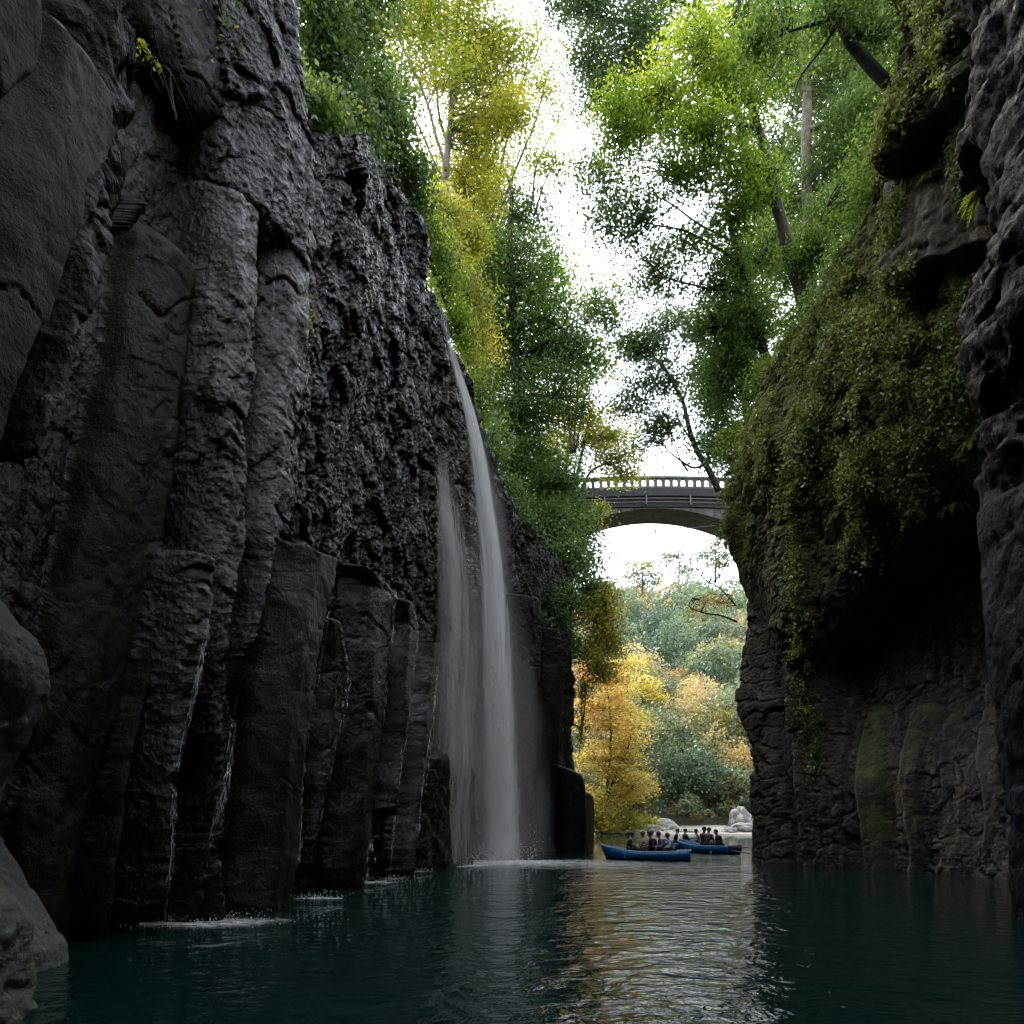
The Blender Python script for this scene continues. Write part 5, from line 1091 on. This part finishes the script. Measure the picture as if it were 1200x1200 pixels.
bush('shrub', 'yellow-green maple seedlings lining the left cliff rim above the falling water', [(520, 300, 22, 40, 29, 50, .2), (545, 350, 26, 36, 30, 60, .15), (560, 400, 22, 30, 31, 46, .25), (520, 250, 26, 30, 29.5, 50, .25)], YG, 407, leaf=.085, per=60, csize=.4, flat=.4)

# ---- far hill: one wood
HAZ = leaf_material('haze_tinted_leaves', [(0., (.065, .105, .085)), (.25, (.10, .155, .105)), (.5, (.17, .215, .115)), (.66, (.32, .31, .14)), (.8, (.48, .37, .17)), (1., (.52, .34, .17))], .45)  # distance haze is put into these paler leaf colours
def far_wood():
    r = np.random.default_rng(77); C, V, S = [], [], []
    cand = []
    for k in range(5000):
        x = r.uniform(-40, 120); y = 80 + 190 * r.uniform() ** 1.3
        px = 600 + F * x / y
        if not 600 < px < 1000: continue
        if all((x - a) ** 2 + (y - b_) ** 2 > (1.25 + .0105 * y) ** 2 for a, b_ in cand): cand.append((x, y))
    low = [(r.uniform(8, 32), r.uniform(77, 87)) for _ in range(70)]
    for kk, (x, y) in enumerate(cand + low):
        z = float(hill_z(x, y)); R_ = (r.uniform(1.3, 3.3) if kk < len(cand) else r.uniform(.5, 1.2)) * (1 + y / 400.); h = r.uniform(1.2, 2.1) * R_
        ls = .0021 * y + .02; nl = int(420 * (R_ / 3) ** 2 * (.34 / ls) ** 2 * .8)
        q = r.normal(size=(nl, 3)); q /= np.linalg.norm(q, axis=1)[:, None]; q[:, 2] = np.where(q[:, 2] < -.2, -q[:, 2], q[:, 2])
        lump = 1 + .75 * perlin(q * 2.0 + x) + .35 * perlin(q * 4.5 + y)
        P = np.array([x, y, z + .8 * h]) + q * lump[:, None] * np.array([R_, R_, .75 * h]) * r.uniform(.8, 1.05, (nl, 1))
        u = r.uniform(); tone = r.normal(.32, .10)
        if u > .90: tone = r.uniform(.72, .95)
        elif u > .78: tone = r.uniform(.55, .68)
        elif u < .12: tone = .1
        S.append(np.full(nl, ls)); C.append(P); V.append(np.clip(tone + .10 * q[:, 2] + r.normal(0, .05, nl), 0, 1))
    C = np.concatenate(C); V = np.concatenate(V); S = np.concatenate(S)[:, None]
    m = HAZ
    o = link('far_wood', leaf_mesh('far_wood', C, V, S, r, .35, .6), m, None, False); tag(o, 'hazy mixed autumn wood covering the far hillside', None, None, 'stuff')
far_wood()
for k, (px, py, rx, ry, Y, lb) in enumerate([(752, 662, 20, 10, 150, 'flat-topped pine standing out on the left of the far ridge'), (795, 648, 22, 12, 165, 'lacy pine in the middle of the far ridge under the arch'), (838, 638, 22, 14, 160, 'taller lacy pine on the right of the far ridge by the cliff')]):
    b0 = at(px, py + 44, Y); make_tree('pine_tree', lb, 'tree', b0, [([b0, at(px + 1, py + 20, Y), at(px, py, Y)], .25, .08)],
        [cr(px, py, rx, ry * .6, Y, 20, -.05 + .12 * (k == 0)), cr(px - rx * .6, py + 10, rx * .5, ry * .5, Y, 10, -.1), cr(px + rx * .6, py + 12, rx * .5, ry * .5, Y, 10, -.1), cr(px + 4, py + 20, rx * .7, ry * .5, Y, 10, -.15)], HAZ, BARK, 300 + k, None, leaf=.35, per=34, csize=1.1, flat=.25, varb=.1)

# ---- plants clinging to the right cliff
def cliff_plants():
    r = np.random.default_rng(91); C, V = [], []
    A = XR; nu, nv_ = A.shape[:2]
    Y_ = A[..., 1]; Zc = A[..., 2]; px = 600 + F * A[..., 0] / np.maximum(Y_, 1); py = HY - F * (Zc - H) / np.maximum(Y_, 1)
    low = np.interp(px, [860, 885, 930, 960, 1000, 1040, 1090, 1140, 1160], [620, 560, 600, 640, 690, 660, 635, 590, 560])
    reg = sstep(0, 60, low - py) * (px > 850) * (px < 1190) * (Y_ > 12) * (Y_ < 30.5)
    brown = np.exp(-(((px - 1100) / 55) ** 2 + ((py - 245) / 75) ** 2) * 1.3)
    dens = reg * np.clip(.05 + 2.6 * fbm(A * [.7, .7, .4], 3) + .3 * sstep(0, 200, low - py) - 1.2 * brown, 0, 1)
    strip = np.exp(-((px - (925 + .08 * (py - 550))) / 9) ** 2) * (py > 540) * (py < 900) * .5 + np.exp(-((px - 850) / 8) ** 2) * (py > 560) * (py < 640) * .5
    dens = np.maximum(dens, strip * (Y_ > 20) * (Y_ < 30.5) * np.clip(.6 + fbm(A * 1.5, 2), 0, 1))
    ds = np.clip(np.gradient(svR), .02, .2)[:, None] + 0 * dens
    wgt = (dens * ds); wgt[svR > RW.s_near(10.6, 30)] = 0; wgt = wgt.ravel() / wgt.sum()
    idx = r.choice(nu * nv_, 8200, p=wgt); B = A.reshape(-1, 3)[idx]
    N = RW.frame(np.repeat(svR, nv_)[idx])[1]; N = np.c_[N, np.full(len(N), .15)]
    k = r.poisson(17, len(B)).clip(4); ii = np.repeat(np.arange(len(B)), k)
    drop = r.uniform(0, 1, len(ii)); L = (r.uniform(.12, .4, len(B)) + .5 * (r.uniform(size=len(B)) > .85))[ii]
    P = B[ii] + N[ii] * (.05 + .30 * L[:, None] * np.sqrt(drop)[:, None]) + r.normal(0, .09, (len(ii), 3)); P[:, 2] -= L * drop ** 1.5 * 1.1
    cv = r.normal(.45, .16, len(B)) + .3 * perlin(B * .7)
    m = leaf_material('cliff_plant_leaves', [(0., (.03, .052, .016)), (.35, (.12, .175, .04)), (.65, (.27, .32, .08)), (1., (.48, .47, .13))], .45)
    o = link('cliff_plants', leaf_mesh('cliff_plants', P, cv[ii] + r.normal(0, .08, len(ii)), .034 + .03 * (r.uniform(size=len(B)) > .6)[ii][:, None], r, .35, .5), m, None, False); tag(o, 'ferns and creepers hanging in a thick mat from the right cliff', None, None, 'stuff')
cliff_plants()
FERN = leaf_material('fern_leaves', [(0., (.05, .09, .012)), (.5, (.16, .22, .02)), (1., (.32, .32, .03))], .5)
def fern_mesh(seed, L, nfr):
    r = np.random.default_rng(seed); V = [np.zeros(3)]; Fc = []
    for k in range(nfr):
        az = r.uniform(-1.5, 1.5); ln = L * r.uniform(.6, 1.1); d = np.array([math.sin(az), -math.cos(az), 0]); sd_ = np.array([d[1], -d[0], 0]); prev = 0
        for q in range(14):
            t_ = (q + 1) / 14; p = d * ln * t_ * .8 + np.array([0, 0, .35 * ln * t_ - 1.1 * ln * t_ ** 2]); w_ = .20 * ln * math.sin(math.pi * min(1, t_ * .9 + .12))
            V.append(p); cur = len(V) - 1
            for s_ in (-1, 1):
                e = p + sd_ * s_ * w_ + d * .3 * w_ + [0, 0, -.25 * w_]
                V += [e, (p + e) / 2 + d * .02 * ln]; Fc.append((prev, len(V) - 2, len(V) - 1, cur))
            prev = cur
    me = np_mesh('fern', np.array(V), np.array(Fc), None, dict(var=np.clip(np.random.default_rng(seed).normal(.55, .2, len(Fc)), 0, 1)))
    me.materials.append(FERN); return me
fm = [fern_mesh(s_, .55, 9) for s_ in (1, 2, 3)]
ferns = [(1112, 462, 'bright fern on the overgrown bulge just left of the layered pillar', 1.2), (1120, 590, 'yellowing fern hanging lowest beside the right pillar', 1.3), (1090, 208, 'yellow-green fern alone on the brown rock face', 1.2), (1152, 220, 'narrow yellow-green fern strip at the edge of the dark gap', .9),
         (1095, 395, 'fern tuft at the top of the layered pillar', 1.2), (1060, 400, 'fern under the brown rock face', 1.), (1000, 325, 'fern on the rim beside the dark rock knob', 1.1), (1020, 560, 'fern at the lower left of the bulge above the cave', 1.), (985, 600, 'fern low on the bulge over the pale slanted rock', 1.), (1070, 540, 'fern in the middle of the bulge above the dark cave', 1.),
         (935, 480, 'fern on the upper left of the overgrown cliff', 1.), (1135, 520, 'fern pressed against the layered pillar', 1.1)]
for k, (px, py, lb, sc_f) in enumerate(ferns):
    q = hit(px, py)
    if q is None: continue
    o = bpy.data.objects.new('fern', fm[k % 3]); col.objects.link(o); o.location = q[0] + q[1] * .05
    o.rotation_euler = (0, 0, math.atan2(q[1][1], q[1][0]) + math.pi / 2); o.scale = (sc_f,) * 3
    tag(o, lb, 'fern', 'ferns on the right cliff')
